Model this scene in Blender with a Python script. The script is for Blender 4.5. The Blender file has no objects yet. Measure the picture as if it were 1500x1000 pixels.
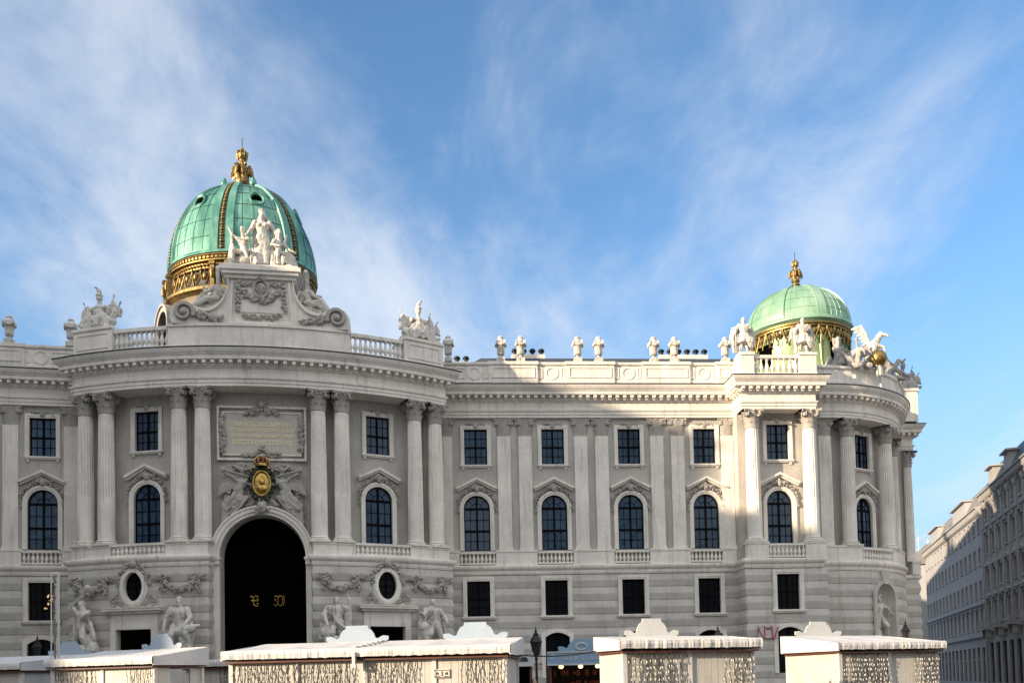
import bpy, math, random
from math import sin, cos, pi, radians, sqrt, atan2
from mathutils import Vector, Matrix, Euler, noise
random.seed(7)
SC = bpy.context.scene
COL = SC.collection
# ---------------------------------------------------------------- camera
pitch, roll = radians(2.3), radians(1.25)
fwd = Vector((0, cos(pitch), sin(pitch))); up0 = Vector((0, -sin(pitch), cos(pitch))); ri0 = Vector((1, 0, 0))
Rv = ri0*cos(roll) - up0*sin(roll); Uv = ri0*sin(roll) + up0*cos(roll)
cd = bpy.data.cameras.new('camera'); camo = bpy.data.objects.new('camera', cd); COL.objects.link(camo)
cd.sensor_width = 36; cd.lens = 1300/1500*36; cd.shift_y = 445/1500; cd.clip_end = 3000; cd.clip_start = .1
m = Matrix.Identity(4)
for i in range(3):
    m[i][0] = Rv[i]; m[i][1] = Uv[i]; m[i][2] = -fwd[i]
m[2][3] = 1.7
camo.matrix_world = m; SC.camera = camo
# ---------------------------------------------------------------- light
SUN_AZ, SUN_EL = radians(60), radians(15)      # azimuth measured left of the direction behind the camera
SD = Vector((-sin(SUN_AZ)*cos(SUN_EL), -cos(SUN_AZ)*cos(SUN_EL), sin(SUN_EL)))
sl = bpy.data.lights.new('sun', 'SUN'); sl.energy = 5.; sl.angle = radians(.9); sl.color = (1, .79, .55)
so = bpy.data.objects.new('sun', sl); COL.objects.link(so)
so.rotation_euler = SD.to_track_quat('Z', 'Y').to_euler()
W = bpy.data.worlds.new('World'); SC.world = W; W.use_nodes = True
SC.view_settings.view_transform = 'Standard'; SC.view_settings.look = 'None'
SC.view_settings.exposure = .88; SC.view_settings.gamma = 1

def pixdir(px, py):
    r = fwd + Rv*((px-750)/1300) + Uv*((945-py)/1300)
    return r.normalized()
class NT:
    """tiny node helper"""
    def __init__(s, tree): s.t = tree; s.n = tree.nodes; s.l = tree.links
    def new(s, typ, **kw):
        nd = s.n.new(typ)
        for k, v in kw.items():
            if k == 'inp':
                for a, b in v.items():
                    if isinstance(b, bpy.types.NodeSocket): s.l.new(b, nd.inputs[a])
                    else: nd.inputs[a].default_value = b
            else: setattr(nd, k, v)
        return nd
    def math(s, op, a, b=0., c=0., clamp=False):
        return s.new('ShaderNodeMath', operation=op, use_clamp=clamp, inp={0: a, 1: b, 2: c}).outputs[0]
    def mix(s, f, a, b, bt='MIX'):
        return s.new('ShaderNodeMix', data_type='RGBA', blend_type=bt, inp={0: f, 6: a, 7: b}).outputs[2]
    def ramp(s, f, lo, hi):
        return s.new('ShaderNodeMapRange', interpolation_type='SMOOTHSTEP', inp={0: f, 1: lo, 2: hi}).outputs[0]
    def noise(s, vec, scale, detail=4., rough=.55, dist=0.):
        return s.new('ShaderNodeTexNoise', inp={'Vector': vec, 'Scale': scale, 'Detail': detail, 'Roughness': rough, 'Distortion': dist}).outputs[0]
    def mapping(s, vec, sc=(1, 1, 1), rot=(0, 0, 0), loc=(0, 0, 0)):
        return s.new('ShaderNodeMapping', inp={0: vec, 1: loc, 2: rot, 3: sc}).outputs[0]
def build_world():
    n = NT(W.node_tree); n.n.clear()
    sky = n.new('ShaderNodeTexSky', sky_type='NISHITA', sun_disc=False, sun_elevation=SUN_EL, sun_rotation=atan2(SD.x, SD.y), air_density=1.0, dust_density=.6, ozone_density=2.2)
    d = n.new('ShaderNodeTexCoord').outputs['Generated']
    sep = n.new('ShaderNodeSeparateXYZ', inp={0: d}).outputs
    zz = n.math('ADD', n.math('MAXIMUM', sep[2], 0.), .22)
    pl = n.new('ShaderNodeCombineXYZ', inp={0: n.math('DIVIDE', sep[0], zz), 1: n.math('DIVIDE', sep[1], zz), 2: 0.}).outputs[0]
    # wisps stretched along the wind
    w1 = n.noise(n.mapping(pl, (2.0, .85, 1), (0, 0, radians(24)), (3.1, 1.7, 0)), 1.0, 9., .56, .5)
    w2 = n.noise(n.mapping(pl, (4.2, 2.6, 1), (0, 0, radians(34)), (8.3, 4.2, 0)), 1.0, 10., .62, .35)
    w3 = n.noise(n.mapping(pl, (1.1, .8, 1), (0, 0, 0), (5.3, 2.2, 0)), 1.0, 3., .5, .2)
    f = n.math('ADD', n.math('MULTIPLY', w1, .80), n.math('MULTIPLY', w2, .85))
    f = n.math('ADD', f, n.math('MULTIPLY', w3, .35))
    def blob(px, py, k, amp):
        c = pixdir(px, py)
        dt = n.new('ShaderNodeVectorMath', operation='DOT_PRODUCT', inp={0: d, 1: tuple(c)}).outputs['Value']
        return n.math('MULTIPLY', n.math('EXPONENT', n.math('MULTIPLY', n.math('SUBTRACT', dt, 1.), k)), amp)
    for b in CLOUDS: f = n.math('ADD', f, blob(*b))
    back = n.ramp(sep[1], .25, -.25)                                   # unseen cloud bank added behind the viewer to set the facade's fill light
    f = n.math('ADD', f, n.math('MULTIPLY', back, .9))
    mask = n.ramp(f, .80, 1.42)
    blue = n.mix(1., sky.outputs[0], SKYTINT, 'MULTIPLY')
    hz = n.ramp(sep[2], .42, .05)                                     # paler towards the horizon
    blue = n.mix(n.math('MULTIPLY', hz, .75), blue, HAZEC)
    lift = n.new('ShaderNodeMapRange', inp={0: sep[2], 1: 0., 2: .75, 3: .45, 4: 1.45}).outputs[0]
    bk = n.new('ShaderNodeVectorMath', operation='SCALE', inp={0: BACKC[:3], 3: lift}).outputs[0]
    cc = n.mix(back, CLOUDC, bk)
    cl = n.mix(n.math('MULTIPLY', mask, n.math('ADD', .74, n.math('MULTIPLY', back, .2))), blue, cc)
    bg = n.new('ShaderNodeBackground', inp={0: cl, 1: .11})
    o = n.new('ShaderNodeOutputWorld', inp={0: bg.outputs[0]})
CLOUDC = (4.6, 4.8, 5.1, 1); BACKC = (4.95, 5.0, 5.05, 1); HAZEC = (2.3, 2.95, 3.65, 1); SKYTINT = (.98, 1.22, 1.36, 1)
CLOUDS = [(90, 90, 60, .12), (260, 260, 70, .13), (540, 330, 60, .15), (640, 470, 50, .14), (1000, 360, 45, .16), (1180, 100, 60, .12),
          (800, 60, 45, -.14), (1320, 330, 22, -.14), (1000, 40, 60, -.12), (430, 40, 60, -.14), (770, 230, 90, -.14), (1450, 80, 40, -.1), (60, 330, 90, -.16), (1215, 150, 120, .16)]
build_world()

# ---------------------------------------------------------------- materials
MATS = {}; KIDS = {}
def mat(name, col, rough=.8, metal=0., var=.12, vscale=1.2, streak=0., dirt=(.12, .11, .10), bump=0., bscale=8., ior=None, fine=.05):
    if name in MATS: return MATS[name]
    M = bpy.data.materials.new(name); M.use_nodes = True; MATS[name] = M
    n = NT(M.node_tree); n.n.clear()
    p = n.new('ShaderNodeTexCoord').outputs['Object']
    g = n.new('ShaderNodeNewGeometry').outputs['Position']
    c = (*col, 1)
    a = n.noise(g, vscale, 6., .6)
    f = n.new('ShaderNodeMapRange', inp={0: a, 1: .3, 2: .7, 3: 1-var, 4: 1+var}).outputs[0]
    b = n.noise(g, vscale*9, 3., .6)
    f2 = n.new('ShaderNodeMapRange', inp={0: b, 1: .3, 2: .7, 3: 1-fine, 4: 1+fine}).outputs[0]
    f = n.math('MULTIPLY', f, f2)
    cc = n.new('ShaderNodeVectorMath', operation='SCALE', inp={0: c[:3], 3: f}).outputs[0]
    if streak:
        s = n.noise(n.mapping(g, (2.6, 2.6, .22)), 1., 6., .65)
        k = n.math('MULTIPLY', n.ramp(s, .50, .74), streak)
        cc = n.mix(k, cc, (*dirt, 1))
    bs = n.new('ShaderNodeBsdfPrincipled', inp={'Base Color': cc, 'Roughness': rough, 'Metallic': metal})
    if ior: bs.inputs['IOR'].default_value = ior
    if bump:
        h = n.noise(g, bscale, 5., .65)
        bp = n.new('ShaderNodeBump', inp={'Strength': bump, 'Distance': .05, 'Height': h})
        n.l.new(bp.outputs[0], bs.inputs['Normal'])
    n.new('ShaderNodeOutputMaterial', inp={0: bs.outputs[0]})
    return M
STONE = mat('pale_stone', (.76, .72, .66), .85, var=.14, vscale=.45, streak=.5, dirt=(.30, .27, .23), bump=.25)
WALL = mat('grey_render', (.46, .44, .405), .9, var=.16, vscale=.35, streak=.6, dirt=(.27, .245, .215), bump=.2)
RUST = mat('rusticated_stone', (.53, .505, .465), .88, var=.14, vscale=.6, streak=.42, dirt=(.25, .225, .20), bump=.3, bscale=5)
CARVE = mat('carved_stone', (.40, .375, .34), .85, var=.16, vscale=1.6, streak=.42, dirt=(.16, .145, .125), bump=.5, bscale=9)
STATUE = mat('statue_marble', (.60, .57, .52), .75, var=.22, vscale=3.5, streak=.85, dirt=(.10, .095, .085), bump=.7, bscale=9)
STATUED = mat('weathered_statue_stone', (.36, .34, .32), .8, var=.2, vscale=2., streak=.5, dirt=(.11, .105, .10), bump=.4, bscale=9)
FLASH = mat('dark_flashing', (.035, .037, .042), .5, metal=.3)
SLATE = mat('slate_roof', (.045, .055, .075), .55, var=.25, vscale=2.)
SASH = mat('dark_sash', (.006, .006, .007), .9, ior=1.12)
GLASS = mat('window_glass', (.026, .048, .085), .05, var=.8, vscale=.35, ior=1.5, fine=.3)
for _m in (GLASS,):
    _n = NT(_m.node_tree); _b = [x for x in _n.n if x.type == 'BSDF_PRINCIPLED'][0]; _b.inputs['Specular Tint'].default_value = (.55, .78, 1., 1)
    _c = _b.inputs['Base Color'].links[0].from_socket; _r = _n.new('ShaderNodeObjectInfo').outputs['Random']
    _c2 = _n.mix(_n.math('MULTIPLY', _n.ramp(_r, .45, 1.), .75), _c, (.085, .105, .135, 1)); _n.l.new(_c2, _b.inputs['Base Color'])
    _bp = _n.new('ShaderNodeBump', inp={'Strength': .35, 'Distance': .12, 'Height': _n.noise(_n.new('ShaderNodeNewGeometry').outputs['Position'], 1.3, 2.)}); _n.l.new(_bp.outputs[0], _b.inputs['Normal'])
GLASSD = mat('dark_window_glass', (.006, .007, .009), .2, var=.3, vscale=.6, ior=1.2)
GOLD = mat('gilding', (.50, .33, .10), .33, metal=1., var=.4, vscale=4., streak=.85, dirt=(.10, .065, .03), bump=.3)
GOLDD = mat('dull_gilding', (.27, .185, .07), .45, metal=.85, var=.4, vscale=3., streak=.9, dirt=(.07, .055, .03), bump=.3)
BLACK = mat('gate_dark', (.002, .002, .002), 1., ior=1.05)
IRON = mat('black_iron', (.012, .012, .013), .45, metal=.4)
def copper(name, a, b, dark, sc):
    M = bpy.data.materials.new(name); M.use_nodes = True; MATS[name] = M
    n = NT(M.node_tree); n.n.clear()
    g = n.new('ShaderNodeNewGeometry').outputs['Position']
    f = n.ramp(n.noise(n.mapping(g, (1, 1, .35)), sc, 7., .62, .4), .36, .66)
    c = n.mix(f, (*a, 1), (*b, 1))
    s = n.ramp(n.noise(n.mapping(g, (2.2, 2.2, .16)), 1.1, 6., .7), .52, .75)
    c = n.mix(n.math('MULTIPLY', s, .55), c, (*dark, 1))
    r = n.ramp(n.noise(g, .9, 5., .6), .55, .8)
    c = n.mix(n.math('MULTIPLY', r, .35), c, (.42, .62, .50, 1))
    bp = n.new('ShaderNodeBump', inp={'Strength': .2, 'Distance': .05, 'Height': n.noise(g, 3., 4.)})
    bs = n.new('ShaderNodeBsdfPrincipled', inp={'Base Color': c, 'Roughness': .40, 'Metallic': .25, 'Normal': bp.outputs[0]})
    n.new('ShaderNodeOutputMaterial', inp={0: bs.outputs[0]})
    return M
COPPER = copper('copper_patina', (.030, .17, .135), (.19, .43, .34), (.012, .085, .07), .42)
COPPER2 = copper('pale_copper_patina', (.20, .37, .245), (.33, .50, .36), (.10, .22, .15), .5)
COPPER3 = copper('yellow_green_copper', (.19, .26, .12), (.30, .37, .19), (.09, .13, .06), .6)

# ---------------------------------------------------------------- mesh builder
class MB:
    def __init__(s): s.v = []; s.f = []; s.M = Matrix.Identity(4)
    def add(s, vs, fs):
        k = len(s.v); s.v += [tuple(s.M @ Vector(p)) for p in vs]; s.f += [tuple(i+k for i in f) for f in fs]
    def box(s, c, d, rz=0., M=None):
        x, y, z = d[0]/2, d[1]/2, d[2]/2
        R = Matrix.Translation(c) @ (Matrix.Rotation(rz, 4, 'Z') if M is None else M)
        s.add([R @ Vector(p) for p in ((-x, -y, -z), (x, -y, -z), (x, y, -z), (-x, y, -z), (-x, -y, z), (x, -y, z), (x, y, z), (-x, y, z))],
              [(0, 3, 2, 1), (4, 5, 6, 7), (0, 1, 5, 4), (1, 2, 6, 5), (2, 3, 7, 6), (3, 0, 4, 7)])
    def bx(s, x0, x1, y0, y1, z0, z1): s.box(((x0+x1)/2, (y0+y1)/2, (z0+z1)/2), (x1-x0, y1-y0, z1-z0))
    def lathe(s, prof, n=16, c=(0, 0, 0), sx=1., sy=1., cap=True, a0=0., a1=2*pi, fl=None):
        full = abs(a1-a0-2*pi) < 1e-6; k = n if full else n+1
        vs = []
        for j, (r, z) in enumerate(prof):
            for i in range(k):
                a = a0+(a1-a0)*i/n; q = r*(fl(i, j) if fl else 1.)
                vs.append((c[0]+q*sx*cos(a), c[1]+q*sy*sin(a), c[2]+z))
        fs = []
        for j in range(len(prof)-1):
            for i in range(n):
                i2 = (i+1) % k
                fs.append((j*k+i, j*k+i2, (j+1)*k+i2, (j+1)*k+i))
        if cap and full:
            fs.append(tuple(reversed(range(n)))); fs.append(tuple((len(prof)-1)*k+i for i in range(n)))
        s.add(vs, fs)
    def tube(s, pts, r, n=6, cap=True):
        pts = [Vector(p) for p in pts]; N = len(pts); rs = r if isinstance(r, (list, tuple)) else [r]*N
        vs = []; ref = None
        for i, p in enumerate(pts):
            t = (pts[min(i+1, N-1)]-pts[max(i-1, 0)])
            t = t.normalized() if t.length > 1e-9 else Vector((0, 0, 1))
            if ref is None: ref = Vector((0, 0, 1)) if abs(t.z) < .9 else Vector((1, 0, 0))
            u = t.cross(ref)
            u = u.normalized() if u.length > 1e-6 else t.orthogonal().normalized()
            w = u.cross(t); ref = w
            for j in range(n):
                a = 2*pi*j/n; vs.append(p+(u*cos(a)+w*sin(a))*rs[i])
        fs = [(i*n+j, i*n+(j+1) % n, (i+1)*n+(j+1) % n, (i+1)*n+j) for i in range(N-1) for j in range(n)]
        if cap: fs += [tuple(reversed(range(n))), tuple((N-1)*n+j for j in range(n))]
        s.add(vs, fs)
    def ell(s, c, r, R=None, nu=10, nv=7):
        if not isinstance(r, (list, tuple)): r = (r, r, r)
        vs = [(0, 0, -1)]
        for j in range(1, nv):
            t = -pi/2+pi*j/nv
            for i in range(nu): vs.append((cos(t)*cos(2*pi*i/nu), cos(t)*sin(2*pi*i/nu), sin(t)))
        vs.append((0, 0, 1)); T = len(vs)-1
        fs = [(0, 1+(i+1) % nu, 1+i) for i in range(nu)]
        for j in range(nv-2):
            for i in range(nu):
                a = 1+j*nu; fs.append((a+i, a+(i+1) % nu, a+nu+(i+1) % nu, a+nu+i))
        a = 1+(nv-2)*nu; fs += [(a+i, a+(i+1) % nu, T) for i in range(nu)]
        Q = Matrix.Translation(c) @ (R.to_4x4() if R is not None else Matrix.Identity(4))
        s.add([Q @ Vector((p[0]*r[0], p[1]*r[1], p[2]*r[2])) for p in vs], fs)
    def cap(s, a, b, ra, rb, n=9):
        a, b = Vector(a), Vector(b); d = b-a; L = d.length
        if L < 1e-6: return
        d /= L; prof = []
        for t in (-90, -60, -30, 0): prof.append((a+d*ra*sin(radians(t)), ra*max(cos(radians(t)), .02)))
        for t in (0, 30, 60, 90): prof.append((b+d*rb*sin(radians(t)), rb*max(cos(radians(t)), .02)))
        s.tube([p for p, _ in prof], [r for _, r in prof], n)
    def prism(s, poly, y0, y1):
        n = len(poly); vs = [(x, y0, z) for x, z in poly]+[(x, y1, z) for x, z in poly]
        fs = [tuple(range(n)), tuple(reversed(range(n, 2*n)))]+[(i, i+n, (i+1) % n+n, (i+1) % n) for i in range(n)]
        s.add(vs, fs)
    def band(s, inn, out, y0, y1, closed=False):
        n = len(inn); vs = []
        for (a, b), (c, d) in zip(inn, out): vs += [(a, y0, b), (c, y0, d), (a, y1, b), (c, y1, d)]
        fs = []
        for i in range(n if closed else n-1):
            p, q = 4*i, 4*((i+1) % n)
            fs += [(p, p+1, q+1, q), (p+1, p+3, q+3, q+1), (p, q, q+2, p+2)]
        if not closed:
            e = 4*(n-1); fs += [(0, 2, 3, 1), (e, e+1, e+3, e+2)]
        s.add(vs, fs)
    def sweep(s, path, prof, caps=True, closed_prof=False):
        """path: plan points (x,y), outward to the right of travel; prof: (out, z)"""
        P = [Vector(p) for p in path]; N = len(P); k = len(prof); vs = []
        for i in range(N):
            d0 = (P[i]-P[i-1]).normalized() if i else None
            d1 = (P[i+1]-P[i]).normalized() if i < N-1 else None
            if d0 is None: d0 = d1
            if d1 is None: d1 = d0
            n0 = Vector((d0.y, -d0.x)); n1 = Vector((d1.y, -d1.x)); mm = n0+n1
            mm = mm/max(mm.dot(n0), .25)
            for o, z in prof: vs.append((P[i].x+mm.x*o, P[i].y+mm.y*o, z))
        fs = []
        for i in range(N-1):
            for j in range(k if closed_prof else k-1):
                j2 = (j+1) % k; fs.append((i*k+j, (i+1)*k+j, (i+1)*k+j2, i*k+j2))
        if caps: fs += [tuple(range(k)), tuple(reversed(range((N-1)*k, N*k)))]
        s.add(vs, fs)
    def mesh(s, name, smooth=None):
        me = bpy.data.meshes.new(name); me.from_pydata(s.v, [], s.f); me.update()
        if smooth is not None:
            me.polygons.foreach_set('use_smooth', [True]*len(me.polygons))
            me.set_sharp_from_angle(angle=radians(smooth))
        return me

# ---------------------------------------------------------------- objects
WM = {}
def place(o, parent, Wmat):
    WM[o.name] = Wmat.copy()
    if parent is not None:
        KIDS.setdefault(parent.name, []).append(o)
        o.parent = parent; o.matrix_parent_inverse = Matrix.Identity(4); o.matrix_basis = WM[parent.name].inverted() @ Wmat
    else: o.matrix_basis = Wmat
    return o
def meta(o, label=None, cat=None, group=None, kind=None):
    if label: o['label'] = label
    if cat: o['category'] = cat
    if group: o['group'] = group
    if kind: o['kind'] = kind
    return o
def thing(name, label, cat, Wmat=None, loc=(0, 0, 0), rz=0., group=None):
    o = bpy.data.objects.new(name, None); COL.objects.link(o); o.empty_display_size = .3
    place(o, None, Wmat if Wmat is not None else Matrix.Translation(loc) @ Matrix.Rotation(rz, 4, 'Z'))
    return meta(o, label, cat, group)
def obj(name, me, material, parent=None, Wmat=None, smooth=None, local=False):
    """me: MB or mesh. Wmat: world matrix; local=True means mesh is in the parent's space"""
    if isinstance(me, MB): me = me.mesh(name, smooth)
    if material is not None and not me.materials: me.materials.append(material)
    o = bpy.data.objects.new(name, me); COL.objects.link(o)
    if Wmat is None: Wmat = WM[parent.name] if (local and parent is not None) else Matrix.Identity(4)
    return place(o, parent, Wmat)
def dup(o, parent, Wmat):
    c = o.copy(); COL.objects.link(c); c.parent = None
    rel = WM[o.name].inverted()
    place(c, parent, Wmat)
    for ch in list(KIDS.get(o.name, ())): dup(ch, c, Wmat @ rel @ WM[ch.name])
    return c
def recentre(o):
    """move a world-space mesh's origin to its own bounding box base"""
    return o
# ---------------------------------------------------------------- plan of the palace (metres)
class Line:
    def __init__(s, A, d, n, base=0.): s.A = Vector(A); s.d = Vector(d).normalized(); s.n = Vector(n).normalized(); s.base = base
    def P(s, t, o): return s.A+s.d*t+s.n*(s.base-o)
    def ang(s, t): return atan2(s.d.y, s.d.x)
class Arc:
    """t in degrees, measured left to right about the axis direction ax (degrees from -Y towards +X); o is radius - R0"""
    def __init__(s, C, R0, ax): s.C = Vector(C); s.R0 = R0; s.ax = ax
    def P(s, t, o):
        a = radians(t+s.ax); return s.C+Vector((sin(a), -cos(a)))*(s.R0+o)
    def ang(s, t): return radians(t+s.ax)
def fr(seg, t, o, z):
    p = seg.P(t, o); return Matrix.Translation((p.x, p.y, z)) @ Matrix.Rotation(seg.ang(t), 4, 'Z')
dR = Vector((.99766, .0684)); nR = Vector((-.0684, .99766))
WR = Line((-2.78, 69.1), dR, nR, 1.2)                    # right wing, wall plane at o=0
BAY = Line((-2.78, 69.1), dR, nR, 1.2)
CC = Vector((-2.78, 69.1))+dR*29.1+nR*11.18              # centre of the rounded corner
ax0 = math.degrees(atan2(dR.y, dR.x))
CO = Arc(CC, 9.98, ax0)
def Qc(a, b): p = CC+dR*a+nR*b; return (p.x, p.y)
EB = Line(Qc(10.75, -1.0), nR, -dR, 0.)                      # east side of the corner block
dL = Vector((.981, .193)).normalized(); nL = Vector((-dL.y, dL.x))
WL = Line((-32.4, 64.1), dL, nL, 1.2)
PV = Arc((-21.78, 90.23), 0., 8.75)                       # central pavilion, o is the radius itself
def arcpts(seg, t0, t1, o, n): return [tuple(seg.P(t0+(t1-t0)*i/n, o)) for i in range(n+1)]

def wall(mb, seg, t0, t1, z0, z1, o, ops=(), prof=None, dt=None, reveal=.38):
    """wall surface with openings; prof: list of (z, extra out)"""
    unit = (lambda t: radians(t)*(seg.R0+o)) if isinstance(seg, Arc) else (lambda t: t)
    inv = (lambda w: math.degrees(w/(seg.R0+o))) if isinstance(seg, Arc) else (lambda w: w)
    br = {round(t0, 5), round(t1, 5)}
    n = max(1, int(abs(t1-t0)/(dt or 1e9)+.5))
    for i in range(n+1): br.add(round(t0+(t1-t0)*i/n, 5))
    O = []
    for q in ops:
        c, w, b, t, kind = q['c'], q['w'], q['z0'], q['z1'], q.get('k', 'rect')
        hw = inv(w/2)
        if kind == 'rect': bot = lambda u, b=b: b; top = lambda u, t=t: t; k = 1
        elif kind == 'arch': bot = lambda u, b=b: b; top = lambda u, t=t, w=w: t-w/2+w/2*sqrt(max(0, 1-u*u)); k = 16
        elif kind == 'seg': bot = lambda u, b=b: b; top = lambda u, t=t, r=q.get('rise', .35): t-r*u*u; k = 8
        else: bot = lambda u, b=b, t=t: (b+t)/2-(t-b)/2*sqrt(max(0, 1-u*u)); top = lambda u, b=b, t=t: (b+t)/2+(t-b)/2*sqrt(max(0, 1-u*u)); k = 20
        us = [-cos(pi*i/k) for i in range(k+1)] if k > 1 else [-1, 1]
        for u in us: br.add(round(c+u*hw, 5))
        O.append((c, hw, bot, top, us, q.get('reveal', reveal)))
    S = sorted(x for x in br if t0-1e-6 <= x <= t1+1e-6)
    zb = [p[0] for p in prof] if prof else []
    def off(z):
        if not prof: return 0.
        if z <= prof[0][0]: return prof[0][1]
        for (a, p), (b, q) in zip(prof, prof[1:]):
            if z <= b: return p+(q-p)*(z-a)/(b-a) if b > a else q
        return prof[-1][1]
    def P(t, z): p = seg.P(t, o+off(z)); return (p.x, p.y, z)
    for a, b in zip(S, S[1:]):
        if b-a < 1e-4: continue
        mid = (a+b)/2; cov = sorted([q for q in O if abs(mid-q[0]) < q[1]], key=lambda q: q[2](0))
        lo = (z0, z0)
        segs = []
        for q in cov:
            ua, ub = max(-1, min(1, (a-q[0])/q[1])), max(-1, min(1, (b-q[0])/q[1]))
            segs.append((lo, (q[2](ua), q[2](ub)))); lo = (q[3](ua), q[3](ub))
        segs.append((lo, (z1, z1)))
        for (la, lb), (ha, hb) in segs:
            if max(ha-la, hb-lb) < 1e-4: continue
            mids = [z for z in zb if min(la, lb) < z < max(ha, hb)]
            za = [la]+[min(max(z, la), ha) for z in mids]+[ha]; zc = [lb]+[min(max(z, lb), hb) for z in mids]+[hb]
            vs = [P(a, z) for z in za]+[P(b, z) for z in zc]; k = len(za)
            mb.add(vs, [(i, k+i, k+i+1, i+1) for i in range(k-1)])
    for c, hw, bot, top, us, rv in O:                     # reveals
        if rv <= 0: continue
        ring = [(u, bot(u)) for u in us]+[(u, top(u)) for u in reversed(us)]
        if len(us) > 2 and abs(bot(us[0])-top(us[0])) < 1e-6: ring = ring[:-1]
        vs = []
        for u, z in ring:
            p = seg.P(c+u*hw, o+.02); q = seg.P(c+u*hw, o-rv); vs += [(p.x, p.y, z), (q.x, q.y, z)]
        N = len(ring); mb.add(vs, [(2*i, 2*((i+1) % N), 2*((i+1) % N)+1, 2*i+1) for i in range(N)])

# ---------------------------------------------------------------- profiles
JH = 1.08; ZJ = [10.16-JH*k for k in range(10)]
def rust_prof():
    pr = []
    for zt in reversed(ZJ):
        zb_ = zt-JH
        pr += [(zb_, -.05), (zb_+.035, -.05), (zb_+.04, .0), (zb_+JH*.46, .095), (zb_+JH*.52, .10), (zt-.04, .02), (zt-.035, -.05)]
    return [(z, q) for z, q in pr if z > -.2]
RP = rust_prof()
ENT = [(-1.9, 22.75), (0, 22.75), (0, 22.98), (.05, 22.98), (.05, 23.2), (.13, 23.24), (.15, 23.36), (0, 23.38), (0, 23.98), (.08, 24.0), (.13, 24.1), (.13, 24.44),
       (.62, 24.46), (.62, 24.72), (.67, 24.74), (.70, 24.80), (.80, 24.92), (.88, 25.08), (.90, 25.18), (-.3, 25.30)]
FLP = [(.88, 25.19), (.95, 25.19), (.95, 25.255), (-.28, 25.42), (-.28, 25.36)]
LEDGE = [(-.3, 10.14), (.05, 10.16), (.10, 10.3), (.10, 10.48), (.16, 10.5), (.26, 10.62), (.29, 10.72), (.29, 10.84), (.22, 10.90), (-.9, 10.96)]
def modillions(mb, path, z0=24.11, z1=24.45, step=.60, w=.25, dep=.44, o0=.12):
    P = [Vector(p) for p in path]
    # merge arc polylines: walk each straight run; short runs are joined
    runs = []; cur = [P[0]]
    for i in range(1, len(P)):
        cur.append(P[i])
        if i == len(P)-1: runs.append(cur)
        else:
            a = (P[i]-P[i-1]).normalized(); b = (P[i+1]-P[i]).normalized()
            if a.dot(b) < .8: runs.append(cur); cur = [P[i]]
    for r in runs:
        L = [0]
        for a, b in zip(r, r[1:]): L.append(L[-1]+(b-a).length)
        # cornice corners: extend/trim so the blocks meet the mitres
        n = max(1, round((L[-1]+.0)/step)); 
        for k in range(n+1 if L[-1] > 1 else 0):
            s = L[-1]*k/n if n else 0; i = 0
            while i < len(L)-2 and L[i+1] < s: i += 1
            d = (r[i+1]-r[i]).normalized(); p = r[i]+d*(s-L[i]); nn = Vector((d.y, -d.x)); a = atan2(d.y, d.x)
            c = p+nn*(o0+dep/2)
            mb.box((c.x, c.y, (z0+z1)/2+.05), (w, dep, (z1-z0)-.10), a)
            c2 = p+nn*(o0+dep*.30); mb.box((c2.x, c2.y, z0+.03), (w*.9, dep*.55, .10), a)
def panel_on(mb, seg, t0, t1, z0, z1, o, th=.06, bw=.10, n=1):
    """raised picture-frame moulding on a wall"""
    pts_in = []; pts_out = []
    U = (lambda w: math.degrees(w/(seg.R0+o))) if isinstance(seg, Arc) else (lambda w: w)
    def run(ta, tb, za, zb):
        for i in range(n):
            a = ta+(tb-ta)*i/n; b = ta+(tb-ta)*(i+1)/n
            q = [seg.P(a, o), seg.P(b, o), seg.P(b, o+th), seg.P(a, o+th)]
            mb.add([(p.x, p.y, za) for p in q]+[(p.x, p.y, zb) for p in q], [(0, 3, 2, 1), (4, 5, 6, 7), (0, 1, 5, 4), (1, 2, 6, 5), (2, 3, 7, 6), (3, 0, 4, 7)])
    run(t0, t1, z0, z0+bw); run(t0, t1, z1-bw, z1)
    u = U(bw); run(t0, t0+u, z0+bw, z1-bw); run(t1-u, t1, z0+bw, z1-bw)
def block(mb, seg, t0, t1, o0, o1, z0, z1, n=1):
    ps = [seg.P(t0+(t1-t0)*i/n, o1) for i in range(n+1)]+[seg.P(t1-(t1-t0)*i/n, o0) for i in range(n+1)]
    k = len(ps); mb.add([(p.x, p.y, z0) for p in ps]+[(p.x, p.y, z1) for p in ps],
        [tuple(range(k))[::-1], tuple(range(k, 2*k))]+[(i, (i+1) % k, (i+1) % k+k, i+k) for i in range(k)])

# ---------------------------------------------------------------- classical pieces (front is -y, base at z=0)
def spiral(cx, cz, r, turns, a0, sgn=1, n=26, y=0.):
    return [(cx+sgn*r*(1-.86*i/n)*cos(a0+2*pi*turns*i/n), y, cz+r*(1-.86*i/n)*sin(a0+2*pi*turns*i/n)) for i in range(n+1)]
def leaf(mb, ang, r0, z0, h, w, curl, n=5):
    vs = []
    for i in range(n+1):
        t = i/n; z = z0+h*(t if t < .8 else .8+.2*sin((t-.8)/.2*pi*.5)*.6-(t-.8)*.3); r = r0+curl*t*t*t+.03*t
        ww = w*(.75+.55*sin(pi*min(t*1.05, 1))-.75*t**4)
        for k in (-1, 0, 1):
            rr = r+(.045 if k == 0 else 0.)
            a = ang+k*ww/2/r0; vs.append((rr*cos(a), rr*sin(a), z))
    mb.add(vs, [(3*i+k, 3*i+k+1, 3*i+k+4, 3*i+k+3) for i in range(n) for k in (0, 1)])
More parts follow.
